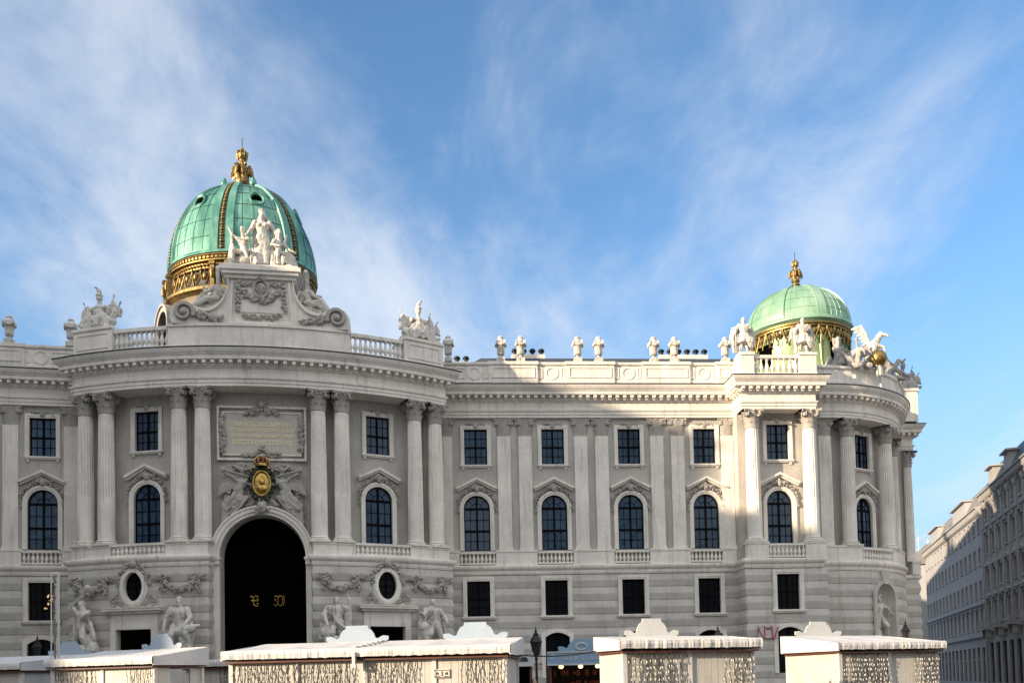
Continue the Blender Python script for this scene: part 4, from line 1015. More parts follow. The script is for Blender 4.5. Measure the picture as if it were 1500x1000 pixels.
def figure(S, h=1., M=None, fat=1.15, hair='short', skirt=0, beard=False, hands=True, head=True, **ov):
    """adds one human body to S; joints in units of the figure's height, front is -y"""
    J = dict(J0); J.update(ov); J = {k: Vector(v) for k, v in J.items()}; old = S.M.copy()
    S.M = old @ (M or Matrix.Identity(4)) @ Matrix.Scale(h, 4); f = fat
    def R(a, b): return (J[b]-J[a]).normalized().to_track_quat('Z', 'Y').to_matrix()
    acr = (J['shR']-J['shL']).normalized()
    def fr3(a, b):
        z = (J[b]-J[a]).normalized(); x = (acr-z*acr.dot(z)).normalized(); y = z.cross(x); return Matrix((x, y, z)).transposed()
    T = fr3('waist', 'chest'); P = fr3('pel', 'waist')
    S.ell(J['chest'], (.118*f, .078*f, .112*f), T, 12, 8); S.ell((J['chest']+J['neck'])/2, (.10*f, .055*f, .06*f), T)
    for k in (-1, 1): S.ell(J['chest']+T @ Vector((k*.052, -.055, .02)), (.05*f, .038*f, .042*f), T, 8, 6)
    S.ell(J['waist'], (.086*f, .066*f, .095*f), T, 12, 8); S.ell(J['pel'], (.10*f, .078*f, .085*f), P, 12, 8); S.cap(J['chest'], J['pel'], .08*f, .085*f)
    S.cap(J['neck']-T @ Vector((0, 0, .03)), J['head'], .042*f, .038*f)
    if head:
        hd = J['head']; Hm = fr3('neck', 'head') if (J['head']-J['neck']).length > .01 else T
        S.ell(hd, (.056, .066, .076), Hm, 12, 9); S.ell(hd+Hm @ Vector((0, -.02, -.045)), (.04, .045, .035), Hm); S.ell(hd+Hm @ Vector((0, -.068, -.008)), (.012, .018, .02), Hm, 6, 5)
        if hair == 'short': S.ell(hd+Hm @ Vector((0, .016, .022)), (.062, .066, .064), Hm)
        if hair == 'long':
            S.ell(hd+Hm @ Vector((0, .02, .02)), (.068, .068, .068), Hm); S.cap(hd+Hm @ Vector((-.05, .02, 0)), J['neck']+T @ Vector((-.06, .03, -.05)), .035, .03); S.cap(hd+Hm @ Vector((.05, .02, 0)), J['neck']+T @ Vector((.06, .03, -.05)), .035, .03)
        if hair == 'helmet':
            S.ell(hd+Hm @ Vector((0, .005, .03)), (.075, .08, .07), Hm); S.cap(hd+Hm @ Vector((0, -.05, .1)), hd+Hm @ Vector((0, .09, .03)), .022, .03); S.cap(hd+Hm @ Vector((0, -.03, .10)), hd+Hm @ Vector((0, .07, .09)), .024, .03)
        if beard: S.cap(hd+Hm @ Vector((0, -.045, -.06)), hd+Hm @ Vector((0, -.05, -.11)), .035, .02)
    for k in 'LR':
        S.cap(J['sh'+k], J['el'+k], .050*f, .036*f); S.cap(J['el'+k], J['ha'+k], .036*f, .024*f); S.ell(J['sh'+k], .052*f, nu=8, nv=6)
        d = (J['ha'+k]-J['el'+k]).normalized(); hc = J['ha'+k]+d*.03
        if hands:
            S.ell(hc, (.026, .02, .036), d.to_track_quat('Z', 'Y').to_matrix(), 8, 6); sd = d.orthogonal().normalized()
            for q, L in ((-1.5, .04), (-.5, .048), (.5, .045), (1.5, .034)): S.cap(hc+d*.025+sd*q*.012, hc+d*(.025+L)+sd*q*.016-d.cross(sd)*.012, .0085, .007, 6)
            S.cap(hc+sd*.022, hc+sd*.045+d*.02, .009, .007, 6)
        S.cap(J['hi'+k], J['kn'+k], .070*f, .047*f); S.cap(J['kn'+k], J['ft'+k], .047*f, .027*f); S.ell(J['kn'+k]*.7+J['ft'+k]*.3+Vector((0, .015, 0)), (.043*f, .043*f, .075*f), R('ft'+k, 'kn'+k), 8, 6)
        ft = J['ft'+k]; S.cap(ft, ft+Vector((0, -.09, -.012)), .026, .02)
    if skirt:
        zt = J['pel'].z+.06; c = J['pel']; vs = []; n, m_ = 30, 8; zb = skirt if skirt > .0 else 0
        ftm = (J['ftL']+J['ftR'])/2
        for j in range(m_+1):
            t = j/m_; ce = c.lerp(Vector((ftm.x, ftm.y-.02, 0)), t)
            for i in range(n):
                a = 2*pi*i/n; r = (.105+.075*t)*f*(1+.13*t*sin(7*a+1.3+2*t)); vs.append((ce.x+r*cos(a), ce.y+r*.8*sin(a), zt+(zb-zt)*t))
        S.add(vs, [(j*n+i, (j+1)*n+i, (j+1)*n+(i+1) % n, j*n+(i+1) % n) for j in range(m_) for i in range(n)]+[tuple(range(n)), tuple(reversed(range(m_*n, (m_+1)*n)))])
    S.M = old
def drape(S, pts, r=.12, n=3, rnd=None):
    """a bundle of cloth folds hanging along pts"""
    rnd = rnd or random.Random(1)
    for k in range(n):
        o = Vector((rnd.uniform(-1, 1)*r, rnd.uniform(-.6, .6)*r, rnd.uniform(-.2, .2)*r)); q = [Vector(p)+o for p in pts]
        for a, b in zip(q, q[1:]): S.cap(a, b, r*rnd.uniform(.35, .6), r*rnd.uniform(.35, .6), 7)
def wing(S, root, tip, drop, n=7, w=.16, th=.06):
    """bird's wing: leading edge root->tip, feathers hang along drop"""
    root, tip, drop = Vector(root), Vector(tip), Vector(drop); S.cap(root, root.lerp(tip, .55)-drop*.12, w*.9, w*.7)
    S.cap(root.lerp(tip, .55)-drop*.12, tip, w*.7, w*.4)
    for i in range(n):
        t = (i+.6)/n; p = root.lerp(tip, t)-drop*.10*sin(pi*t); e = p+drop*(.55+.6*t)+(tip-root)*(.10+.28*t*t)
        d = (e-p); nn = (tip-root).cross(drop).normalized(); z = d.normalized(); x = nn.cross(z).normalized(); Rm = Matrix((x, nn, z)).transposed()
        S.ell((p+e)/2, (w*.85, th, d.length*.56), Rm, 8, 6)
def rocks(S, w, d, h, rnd, n=10):
    for i in range(n): S.ell((rnd.uniform(-w, w), rnd.uniform(-d, d), rnd.uniform(0, h*.6)), (rnd.uniform(.3, .6)*min(1, w), rnd.uniform(.3, .5)*min(1, d*1.4), h*rnd.uniform(.5, .9)), None, 8, 6)
def flagpole(S, a, b, cloth=1., sgn=1):
    a, b = Vector(a), Vector(b); S.cap(a, b, .045, .04); d = (b-a).normalized()
    S.ell(b+d*.16, (.09, .05, .2), d.to_track_quat('Z', 'Y').to_matrix(), 8, 6)
    if cloth:
        for k in range(4):
            p = a.lerp(b, .92-.1*k); e = p+Vector((sgn*(.18+.12*k), -.05-.04*k, -1.0*cloth+.1*k)); S.cap(p, p.lerp(e, .5)+Vector((sgn*.1, 0, 0)), .10, .15, 8); S.cap(p.lerp(e, .5)+Vector((sgn*.1, 0, 0)), e, .15, .10, 8)
def disc(S, c, r, nrm, th=.12):
    q = Vector(nrm).to_track_quat('Z', 'Y').to_matrix(); S.ell(c, (r[0], r[1], th), q, 14, 7); S.ell(Vector(c)+Vector(nrm).normalized()*th*.6, (r[0]*.35, r[1]*.35, th), q, 10, 6)
    S.tube([Vector(c)+q @ Vector((r[0]*.93*cos(2*pi*i/18), r[1]*.93*sin(2*pi*i/18), th*.3)) for i in range(19)], .05, 5)

def trophy(mirror=1, seed=3, vox=.055):
    S = Sculpt(); r = random.Random(seed); s = mirror
    rocks(S, 1.25, .5, .45, r, 12)
    S.cap((0, 0, .2), (0, 0, .9), .38, .33); S.ell((0, -.05, 1.35), (.46, .34, .55), None, 14, 9); S.ell((0, -.05, .95), (.40, .32, .4)); S.ell((0, -.1, 1.75), (.40, .28, .22))
    for k in range(7): S.cap((-.42+.14*k, -.25, .72), (-.48+.16*k, -.33, .28), .09, .08)
    for k in (-1, 1): S.ell((k*.52, -.02, 1.72), (.22, .22, .2)); S.cap((k*.55, 0, 1.65), (k*.74, .03, 1.3), .15, .12); wing(S, (k*.5, .1, 1.75), (k*1.0, .1, 1.95), (k*.05, 0, -.5), 4, .10)
    S.cap((0, 0, 1.85), (0, 0, 2.25), .15, .14); S.ell((0, -.03, 2.5), (.21, .25, .25)); S.ell((0, -.05, 2.68), (.25, .29, .12)); S.cap((0, -.2, 2.75), (0, .2, 2.8), .10, .12)
    S.ell((0, -.05, 2.98), (.16, .2, .2)); S.cap((0, -.1, 3.05), (s*.1, -.25, 3.22), .09, .07); S.cap((s*.1, -.25, 3.22), (s*.24, -.32, 3.2), .06, .03)
    disc(S, (-.55*s, -.55, .72), (.46, .60), (-.25*s, -1, .2)); disc(S, (.62*s, -.5, .75), (.48, .66), (.3*s, -1, .2)); disc(S, (0, -.62, .62), (.34, .42), (0, -1, .15)); disc(S, (1.2*s, -.2, .6), (.3, .45), (.7*s, -1, .1)); disc(S, (-1.15*s, -.2, .6), (.34, .4), (-.8*s, -1, .1))
    flagpole(S, (-.5, .2, .3), (-1.35, .1, 2.15), .9, -1); flagpole(S, (.5, .2, .3), (1.05, .15, 2.45), .95, 1); flagpole(S, (.7, .2, .3), (1.6, .1, 1.85), .6, 1); flagpole(S, (-.4, .25, .3), (-1.05, .2, 1.9), .7, -1)
    S.cap((.3, .1, .4), (.95, -.1, 2.0), .035, .03); S.cap((-.9, -.3, .25), (-1.45, -.35, .55), .12, .15); S.cap((.9, -.35, .22), (1.5, -.4, .5), .12, .16); S.cap((1.0, -.2, .5), (1.3, -.1, 1.35), .2, .12)
    return S.fuse('trophy', .045)
def urn_mesh():
    S = MB(); H = 2.15
    S.bx(-.42, .42, -.42, .42, 0, .32); S.lathe([(.30, .32), (.32, .4), (.18, .46), (.14, .55), (.20, .62), (.34, .8), (.42, 1.05), (.45, 1.2), (.50, 1.26), (.46, 1.33), (.54, 1.45), (.56, 1.6), (.46, 1.75), (.30, 1.84), (.24, 1.95), (.30, 2.0), (.26, 2.06), (.10, 2.15)], 24)
    r = random.Random(4)
    for i in range(14):
        a = 2*pi*i/14; S.ell((.33*cos(a), .33*sin(a), .85), (.09, .09, .28), None, 6, 5)
    for i in range(4):
        a = pi/4+i*pi/2; S.ell((.58*cos(a), .58*sin(a), 1.52), (.16, .16, .2), None, 8, 6); S.tube([(.5*cos(a), .5*sin(a), 1.7), (.72*cos(a), .72*sin(a), 1.66), (.70*cos(a), .70*sin(a), 1.4), (.46*cos(a), .46*sin(a), 1.28)], .05, 5)
        for k in range(6):
            b = a+pi/2*(k+.5)/6; q = .58; S.ell((q*cos(b), q*sin(b), 1.48-.13*sin(pi*(k+.5)/6)), r.uniform(.08, .12), None, 6, 5)
    for i in range(10): a = 2*pi*i/10; S.ell((.24*cos(a), .24*sin(a), 1.98), (.07, .07, .1), None, 6, 4)
    return S.mesh('urn', 50)
UM = urn_mesh(); UM.transform(Matrix.Diagonal((.74, .74, 1, 1))); UM.materials.append(STATUE)
def urn(f, label): o = obj('roof_urn', UM, None, None, f); return meta(o, label, 'urn', 'stone urns along the roof parapet')
def on(seg, t, o, z): return fr(seg, t, o, z)
URN = [(2.45, 'stone urn, left one of the pair nearest the portal pavilion on the long wing'), (4.05, 'stone urn beside the roof vents, right one of the pair nearest the portal pavilion'), (8.65, 'stone urn, left one of the middle pair on the long wing parapet'), (10.35, 'stone urn, right one of the middle pair on the long wing parapet'), (14.85, 'stone urn, left one of the pair nearer the rounded corner'), (16.55, 'stone urn, right one of the pair nearer the rounded corner'), (20.75, 'single stone urn right beside the armoured statue at the rounded corner')]
for s, lb in URN: urn(on(WR, s, .42, 27.17), lb)
urn(on(WR, -1.75, .42, 27.17), 'stone urn half tucked behind the trophy right of the large dome')
urn(on(WL, .30, .42, 27.17), 'stone urn touching the trophy left of the large dome'); urn(on(WL, -3.9, .42, 27.17), 'lone stone urn at the far left edge of the roof'); 

t = meta(obj('trophy', trophy(-1, 3), STATUE, None, on(PV, -24.0, RP0-.9, 27.42)), 'carved trophy of armour, shields and flags on the roof left of the large dome', 'statue', 'carved trophies on the roof')
t = meta(obj('trophy', trophy(1, 8), STATUE, None, on(PV, 23.8, RP0-.9, 27.42)), 'carved trophy of armour, shields and flags on the roof right of the large dome', 'statue', 'carved trophies on the roof')
# --- group crowning the attic
zA = 31.42
fG = fr(PV, .35, 28.0, zA)
grp = thing('statue_group', 'white marble figure group with a standing crowned woman in front of the large green dome', 'statue', fG)
S = Sculpt(); r = random.Random(1); rocks(S, 2.1, .5, .3, r, 16); S.bx(-2.45, 2.45, -.6, .7, -.02, .16); S.ell((-.6, .25, .8), (.55, .35, 1.0)); S.ell((.6, .25, .8), (.55, .35, 1.1)); S.ell((1.7, .2, .6), (.6, .35, .8)); S.ell((-1.8, .2, .5), (.5, .35, .8)); drape(S, [(.7, -.1, 1.7), (.75, -.3, .3)], .14, 4, r); drape(S, [(-.7, -.1, 1.6), (-.6, -.3, .3)], .14, 4, r); obj('rocky_base', S.fuse('rocky_base', .06), STATUE, grp, local=True)
S = Sculpt(); figure(S, 4.0, Matrix.Translation((.05, 0, .3)), 1.02, 'short', skirt=.01, elL=(-.21, .0, .67), haL=(-.25, -.09, .56), elR=(.21, .02, .68), haR=(.28, -.02, .55), head=(-.005, -.02, .94))
S.lathe([(.20, 4.28), (.26, 4.46), (.18, 4.48), (.06, 4.56)], 10, (.03, -.05, 0))
drape(S, [(-.12, .18, 4.15), (-.42, .22, 3.5), (-.62, .25, 2.6), (-.6, .2, 1.4), (-.45, .15, .4)], .12, 4, r); drape(S, [(.2, .18, 4.15), (.5, .22, 3.5), (.75, .25, 2.6), (.8, .2, 1.6)], .12, 4, r); drape(S, [(-.42, -.2, 2.4), (0, -.32, 2.1), (.3, -.3, 1.2), (.25, -.28, .4)], .09, 5, r); drape(S, [(-.1, -.3, 2.0), (-.15, -.36, .4)], .09, 5, r)
obj('standing_woman', S.fuse('standing_woman', .045), STATUE, grp, local=True)
S = Sculpt(); figure(S, 3.0, Matrix.Translation((-1.3, -.1, .15)) @ Matrix.Rotation(radians(-20), 4, 'Z'), 1.05, 'short', pel=(0, .05, .42), waist=(0, .04, .52), chest=(0, .02, .63), neck=(0, 0, .74), head=(.02, -.05, .81), shL=(-.12, .0, .71), shR=(.12, .0, .71), elL=(-.24, -.04, .80), haL=(-.32, -.04, .95), elR=(.20, -.12, .60), haR=(.02, -.2, .62), hiL=(-.06, .03, .40), hiR=(.06, .03, .40), knL=(-.16, -.20, .36), knR=(.14, -.22, .38), ftL=(-.2, -.10, .06), ftR=(.26, -.25, .05))
S.cap((-2.05, -.1, 2.1), (-2.2, -.15, .2), .10, .28); S.cap((-2.1, -.1, 2.55), (-2.05, -.1, 2.0), .06, .10); drape(S, [(-1.9, -.1, 1.7), (-2.0, -.1, .3)], .18, 3, r); rocks(S, .01, .01, .01, r, 1); S.ell((-1.2, 0, .7), (.5, .4, .5)); drape(S, [(-1.5, .1, 1.6), (-1.55, .1, .4)], .2, 3, r)
obj('seated_youth', S.fuse('seated_youth', .04), STATUE, grp, local=True)
S = Sculpt(); figure(S, 2.9, Matrix.Translation((1.2, -.1, .2)) @ Matrix.Rotation(radians(25), 4, 'Z'), 1.05, 'long', pel=(0, .05, .40), waist=(0, .04, .50), chest=(0, .02, .61), neck=(0, 0, .72), head=(.02, -.03, .80), shL=(-.12, .0, .69), shR=(.12, .0, .69), elL=(-.2, -.04, .56), haL=(-.1, -.2, .5), elR=(.2, -.05, .55), haR=(.3, -.16, .45), hiL=(-.06, .03, .38), hiR=(.06, .03, .38), knL=(-.10, -.25, .36), knR=(.12, -.25, .34), ftL=(-.12, -.2, .05), ftR=(.16, -.2, .04))
S.ell((1.2, .05, .6), (.6, .45, .55)); drape(S, [(.9, -.4, 1.0), (.85, -.5, .2)], .2, 5, r); drape(S, [(1.6, -.3, 1.0), (1.65, -.4, .2)], .2, 4, r); disc(S, (1.95, -.45, .75), (.32, .55), (.3, -1, .1)); S.ell((2.15, 0, .5), (.35, .35, .5)); S.cap((1.6, 0, 2.2), (1.75, 0, 2.75), .10, .08); S.ell((2.2, -.2, .9), (.2, .2, .25))
obj('seated_woman', S.fuse('seated_woman', .04), STATUE, grp, local=True)
m = MB(); m.lathe([(.12, 0), (.2, .15), (.14, .3), (.2, .55), (.1, .7)], 10, (2.1, .1, 1.1)); obj('gilt_attribute', m, GOLD, grp, local=True, smooth=50)
# --- reclining figures on the scrolls
def reclining(s, seed):
    S = Sculpt(); r = random.Random(seed)
    T = Matrix.Diagonal((s, 1, 1, 1))
    figure(S, 2.9, T, 1.25, 'short' if s < 0 else 'long', pel=(.12, 0, .17), waist=(.05, .0, .26), chest=(.0, .0, .38), neck=(-.02, 0, .49), head=(.02, -.05, .57), shL=(-.13, .02, .45), shR=(.10, -.03, .46), elL=(-.25, .0, .30), haL=(-.22, -.1, .14), elR=(.20, -.1, .34), haR=(.32, -.15, .26), hiL=(.14, -.03, .15), hiR=(.16, .04, .16), knL=(.36, -.12, .20), knR=(.36, .05, .30), ftL=(.58, -.10, -.08), ftR=(.60, .05, .02))
    for q in ([(.1*s, -.3, .5), (.8*s, -.35, .4), (1.5*s, -.3, .0)], [(-.5*s, .0, .8), (-.7*s, -.1, .2)], [(.3*s, .2, .6), (1.3*s, .2, .3)]): drape(S, q, .22, 4, r)
    S.cap((0, .1, .05), (1.6*s, .1, -.1), .3, .2)
    return S
S = reclining(-1, 3); S.cap((-.85, -.1, .5), (-.95, -.15, 1.55), .14, .09); S.cap((-1.0, -.1, .4), (-.8, -.12, 1.2), .18, .1); S.ell((-.95, -.15, 1.65), .14)
meta(obj('reclining_figure', S.fuse('reclining_figure', .04), STATUE, None, fr(PV, .35, 28.3, 0) @ Matrix.Translation((-3.05, .3, 28.75))), 'stone figure reclining on the left scroll of the roof gable beside a standing harp shape', 'statue', 'reclining figures on the gable')
S = reclining(1, 5)
meta(obj('reclining_figure', S.fuse('reclining_figure', .04), STATUE, None, fr(PV, .35, 28.3, 0) @ Matrix.Translation((3.05, .3, 28.75))), 'stone figure reclining on the right scroll of the roof gable', 'statue', 'reclining figures on the gable')

# --- corner block: two armoured figures, winged groups, winged horse with gilt globe, eagle, trophy
def warrior(seed, crest):
    S = Sculpt(); r = random.Random(seed); S.bx(-.55, .55, -.45, .45, 0, .15)
    figure(S, 2.75, Matrix.Translation((0, 0, .12)), 1.35, 'helmet', skirt=.28, elL=(-.22, -.02, .68), haL=(-.27, -.1, .56), elR=(.21, -.03, .68), haR=(.12, -.16, .66), ftL=(-.1, 0, .035), ftR=(.1, -.02, .035))
    S.cap((0, -.12, 2.86), (0, .2, 2.8), .10, .12) if crest else None
    for s in (-1, 1): drape(S, [(s*.45, .15, 2.3), (s*.65, .2, 1.3), (s*.6, .15, .3)], .2, 4, r)
    wing(S, (-.4, .25, 2.0), (-.85, .25, 2.3), (-.1, 0, -1.1), 4, .12); wing(S, (.4, .25, 2.0), (.85, .25, 2.3), (.1, 0, -1.1), 4, .12)
    S.cap((-.75, -.3, .1), (-.72, -.28, 2.1), .05, .04); disc(S, (.45, -.4, .9), (.32, .5), (.3, -1, .1)); return S.fuse('warrior', .04)
meta(obj('armoured_statue', warrior(2, 1), STATUE, None, on(BAY, 21.75, 2.1, 27.2)), 'armoured stone figure with plumed helmet on the left pier of the corner balustrade', 'statue', 'armoured statues on the corner balustrade')
meta(obj('armoured_statue', warrior(6, 0), STATUE, None, on(BAY, 26.6, 2.1, 27.2)), 'armoured stone figure on the right balustrade pier, in front of the small dome', 'statue', 'armoured statues on the corner balustrade')
S = Sculpt(); r = random.Random(12); rocks(S, 1.7, .45, .4, r, 16)
figure(S, 2.5, Matrix.Translation((-.7, 0, .2)) @ Matrix.Rotation(.4, 4, 'Z'), 1.25, 'long', skirt=.05, pel=(0, 0, .34), waist=(-.02, 0, .43), chest=(-.04, -.02, .54), neck=(-.03, -.03, .65), head=(-.0, -.08, .71), shL=(-.16, .0, .61), shR=(.09, -.04, .61), elL=(-.22, -.1, .48), haL=(-.1, -.2, .42), elR=(.2, -.1, .52), haR=(.3, -.12, .5), knL=(-.12, -.2, .3), knR=(.14, -.2, .28))
wing(S, (-.75, .2, 1.5), (-1.05, .2, 2.7), (.75, 0, -.4), 6, .16)
figure(S, 2.3, Matrix.Translation((.75, 0, .15)) @ Matrix.Rotation(-.4, 4, 'Z'), 1.25, 'short', skirt=.05, pel=(0, 0, .30), waist=(.02, 0, .4), chest=(.04, -.02, .5), neck=(.03, -.03, .61), head=(.06, -.06, .68), shL=(-.09, .0, .57), shR=(.16, -.04, .57), elL=(-.2, -.1, .46), haL=(-.3, -.2, .38), elR=(.26, -.1, .46), haR=(.3, -.16, .34), knL=(-.12, -.2, .28), knR=(.14, -.2, .28))
wing(S, (.9, .2, 1.3), (1.5, .2, 1.9), (.3, 0, -1.1), 6, .15); drape(S, [(-1.2, -.2, .9), (-1.6, -.3, .2)], .22, 5, r); drape(S, [(0, -.3, .8), (.2, -.4, .1)], .22, 5, r)
meta(obj('winged_figures', S.fuse('winged_figures', .045), STATUED, None, on(CO, 12, .2, 26.93) @ Matrix.Rotation(-.5, 4, 'Z')), 'pair of seated winged stone figures on the curved parapet beside the small dome', 'statue')
S = Sculpt(); r = random.Random(13); rocks(S, .7, .4, .35, r, 8)   # rearing winged horse
S.cap((-.15, 0, 1.3), (.25, 0, 2.35), .48, .40, 12); S.ell((-.25, 0, 1.0), (.42, .40, .5)); S.cap((.25, 0, 2.4), (.75, -.05, 3.15), .34, .20); S.cap((.72, -.05, 3.15), (1.25, -.1, 2.98), .19, .11); S.ell((1.28, -.1, 2.95), (.13, .11, .11)); S.cap((.7, -.1, 3.25), (.68, -.12, 3.45), .06, .03); S.cap((.7, .03, 3.25), (.68, .05, 3.45), .06, .03)
for k in range(5): S.cap((.62-.12*k, .0, 3.25-.2*k), (.42-.12*k, .05, 3.1-.22*k), .09, .06)
for y, x, z in ((-.22, .95, 1.95), (.2, 1.05, 2.15)): S.cap((.4, y, 2.2), (x, y, z), .16, .10); S.cap((x, y, z), (x+.02, y, z-.55), .09, .06); S.ell((x+.04, y, z-.62), (.09, .08, .08))
for y in (-.25, .22): S.cap((-.25, y, .95), (.15, y, .6), .25, .15); S.cap((.15, y, .6), (-.25, y, .3), .13, .09); S.cap((-.25, y, .3), (-.1, y, .02), .08, .07)
wing(S, (-.1, .15, 2.2), (-.75, .2, 4.1), (-.55, 0, -.75), 7, .20); S.cap((-.5, 0, 1.0), (-.9, 0, .3), .14, .1)
ph = thing('winged_horse', 'rearing winged stone horse above a gilded globe on the curved parapet', 'statue', on(CO, 27, .25, 26.9) @ Matrix.Rotation(-.7, 4, 'Z'))
obj('horse', S.fuse('horse', .04, .02, 3., .0), STATUE, ph, local=True)
m = MB(); m.ell((.25, -.75, .85), (.72, .72, .74), None, 24, 16); m.tube([(.25+.76*cos(2*pi*i/24), -.75+.76*sin(2*pi*i/24)*.9, .85+.3*sin(2*pi*i/24)) for i in range(25)], .05, 6); obj('gilt_globe', m, GOLDD, ph, local=True, smooth=60)
m = Sculpt(); drape(m, [(.25, -.9, .25), (.3, -.95, -.6)], .2, 5, random.Random(3)); obj('drapery', m.fuse('drapery', .04), STATUE, ph, local=True)
S = Sculpt(); r = random.Random(14); rocks(S, .9, .4, .35, r, 9)   # crouching griffin-like eagle
S.cap((-.4, 0, .7), (.3, 0, 1.1), .45, .36); S.cap((.3, 0, 1.1), (.65, -.05, 1.55), .26, .2); S.ell((.72, -.05, 1.65), (.26, .2, .22)); S.cap((.85, -.05, 1.65), (1.12, -.08, 1.5), .11, .04); wing(S, (-.1, -.3, 1.3), (-.75, -.3, 1.75), (-.1, 0, -1.0), 6, .17); wing(S, (-.1, .3, 1.4), (-.6, .3, 2.0), (-.2, 0, -.9), 6, .17)
S.cap((.3, -.2, .9), (.75, -.25, .5), .18, .12); S.cap((.75, -.25, .5), (.8, -.25, .05), .11, .09); S.cap((-.4, -.25, .6), (-.1, -.3, .1), .22, .12); drape(S, [(.6, -.2, .8), (1.3, -.2, .3)], .18, 5, r)
meta(obj('stone_eagle', S.fuse('stone_eagle', .04), STATUED, None, on(CO, 46, .15, 26.93) @ Matrix.Rotation(-.8, 4, 'Z')), 'dark weathered stone eagle with raised wings right of the gilded globe', 'statue')
S = Sculpt(); r = random.Random(16); rocks(S, .8, .4, .5, r, 9); figure(S, 1.9, Matrix.Translation((0, -.1, .2)), 1.3, 'short', skirt=.05, pel=(0, 0, .34), waist=(-.02, 0, .43), chest=(-.04, -.02, .54), neck=(-.03, -.03, .65), head=(-.0, -.08, .71), shL=(-.16, .0, .61), shR=(.09, -.04, .61), knL=(-.12, -.2, .3), knR=(.14, -.2, .28)); drape(S, [(.3, -.2, .9), (.8, -.3, .1)], .2, 5, r)
meta(obj('crouching_figure', S.fuse('crouching_figure', .04), STATUED, None, on(CO, 64, .15, 26.9)), 'small crouching stone figure at the far end of the curved parapet', 'statue')
m = MB(); block(m, EB, .9, 3.3, 1.4, 2.7, 25.4, 28.3); block(m, EB, .8, 3.4, 1.3, 2.8, 28.3, 28.55); part('trophy_pedestal', m, STONE)
meta(obj('trophy', trophy(1, 21), STATUED, None, on(EB, 2.2, 2.05, 28.52) @ Matrix.Rotation(-1.5, 4, 'Z') @ Matrix.Scale(1.0, 4)), 'carved trophy of armour and flags on the far right corner of the roof', 'statue', 'carved trophies on the roof')

# --- gilded finials of the domes (parts of the domes)
def finial(D, z, h, seed):
    S = Sculpt(); r = random.Random(seed); k = h/3.9
    S.M = Matrix.Translation((D[0], D[1], z)) @ Matrix.Diagonal((k*1.0, k*1.0, k, 1))
    S.lathe([(.62, 0), (.66, .15), (.4, .3), (.5, .5), (.62, .75), (.5, 1.0), (.35, 1.1)], 16)
    for i in range(4):
        a = pi/4+i*pi/2; c, s = cos(a), sin(a)
        S.cap((.35*c, .35*s, 1.0), (.5*c, .5*s, 1.9), .26, .24); S.ell((.6*c, .6*s, 2.3), (.15, .15, .18)); S.cap((.65*c, .65*s, 2.3), (.82*c, .82*s, 2.2), .07, .03)
        wing(S, (.4*c-.25*s, .4*s+.25*c, 2.0), (.75*c-.45*s, .75*s+.45*c, 2.15), (.05*c, .05*s, -1.1), 4, .10); wing(S, (.4*c+.25*s, .4*s-.25*c, 2.0), (.75*c+.45*s, .75*s-.45*c, 2.15), (.05*c, .05*s, -1.1), 4, .10)
    S.cap((0, 0, 1.2), (0, 0, 2.9), .4, .3); S.ell((0, 0, 2.95), (.42, .42, .2)); S.ell((0, 0, 3.25), (.48, .48, .34))
    for i in range(8): a = i*pi/4; S.cap((.42*cos(a), .42*sin(a), 3.0), (.5*cos(a), .5*sin(a), 3.5), .08, .08); S.cap((.5*cos(a), .5*sin(a), 3.5), (.12*cos(a), .12*sin(a), 3.8), .07, .06)
    S.ell((0, 0, 3.9), .16); return S
f1 = part('gilt_finial', finial(D1, 48.45, 4.05, 1).fuse('gilt_finial', .05, .03, 3., .0), GOLDD, None, d1)
m = MB(); m.tube([(D1[0], D1[1], 52.2), (D1[0], D1[1], 53.6)], .035, 6); part('lightning_rod', m, IRON, None, d1)
for s in (-1, 1): m = MB(); m.ell((D1[0]+s*1.35, D1[1]-1.2, 48.45), (.34, .34, .42)); m.ell((D1[0]+s*1.35, D1[1]-1.2, 48.85), .2); part('copper_urn', m, COPPER, 50, d1)
m = MB(); m.lathe([(.6, 37.45), (.5, 37.7), (.3, 37.9), (.28, 38.2)], 14, (D2[0], D2[1], 0)); part('lantern_base', m, COPPER2, 50, d2)
f2 = part('gilt_finial', finial(D2, 38.15, 2.5, 2).fuse('gilt_finial', .04, .03, 3., .0), GOLDD, None, d2)
m = MB(); m.tube([(D2[0], D2[1], 40.5), (D2[0], D2[1], 41.4)], .03, 6); part('lightning_rod', m, IRON, None, d2)

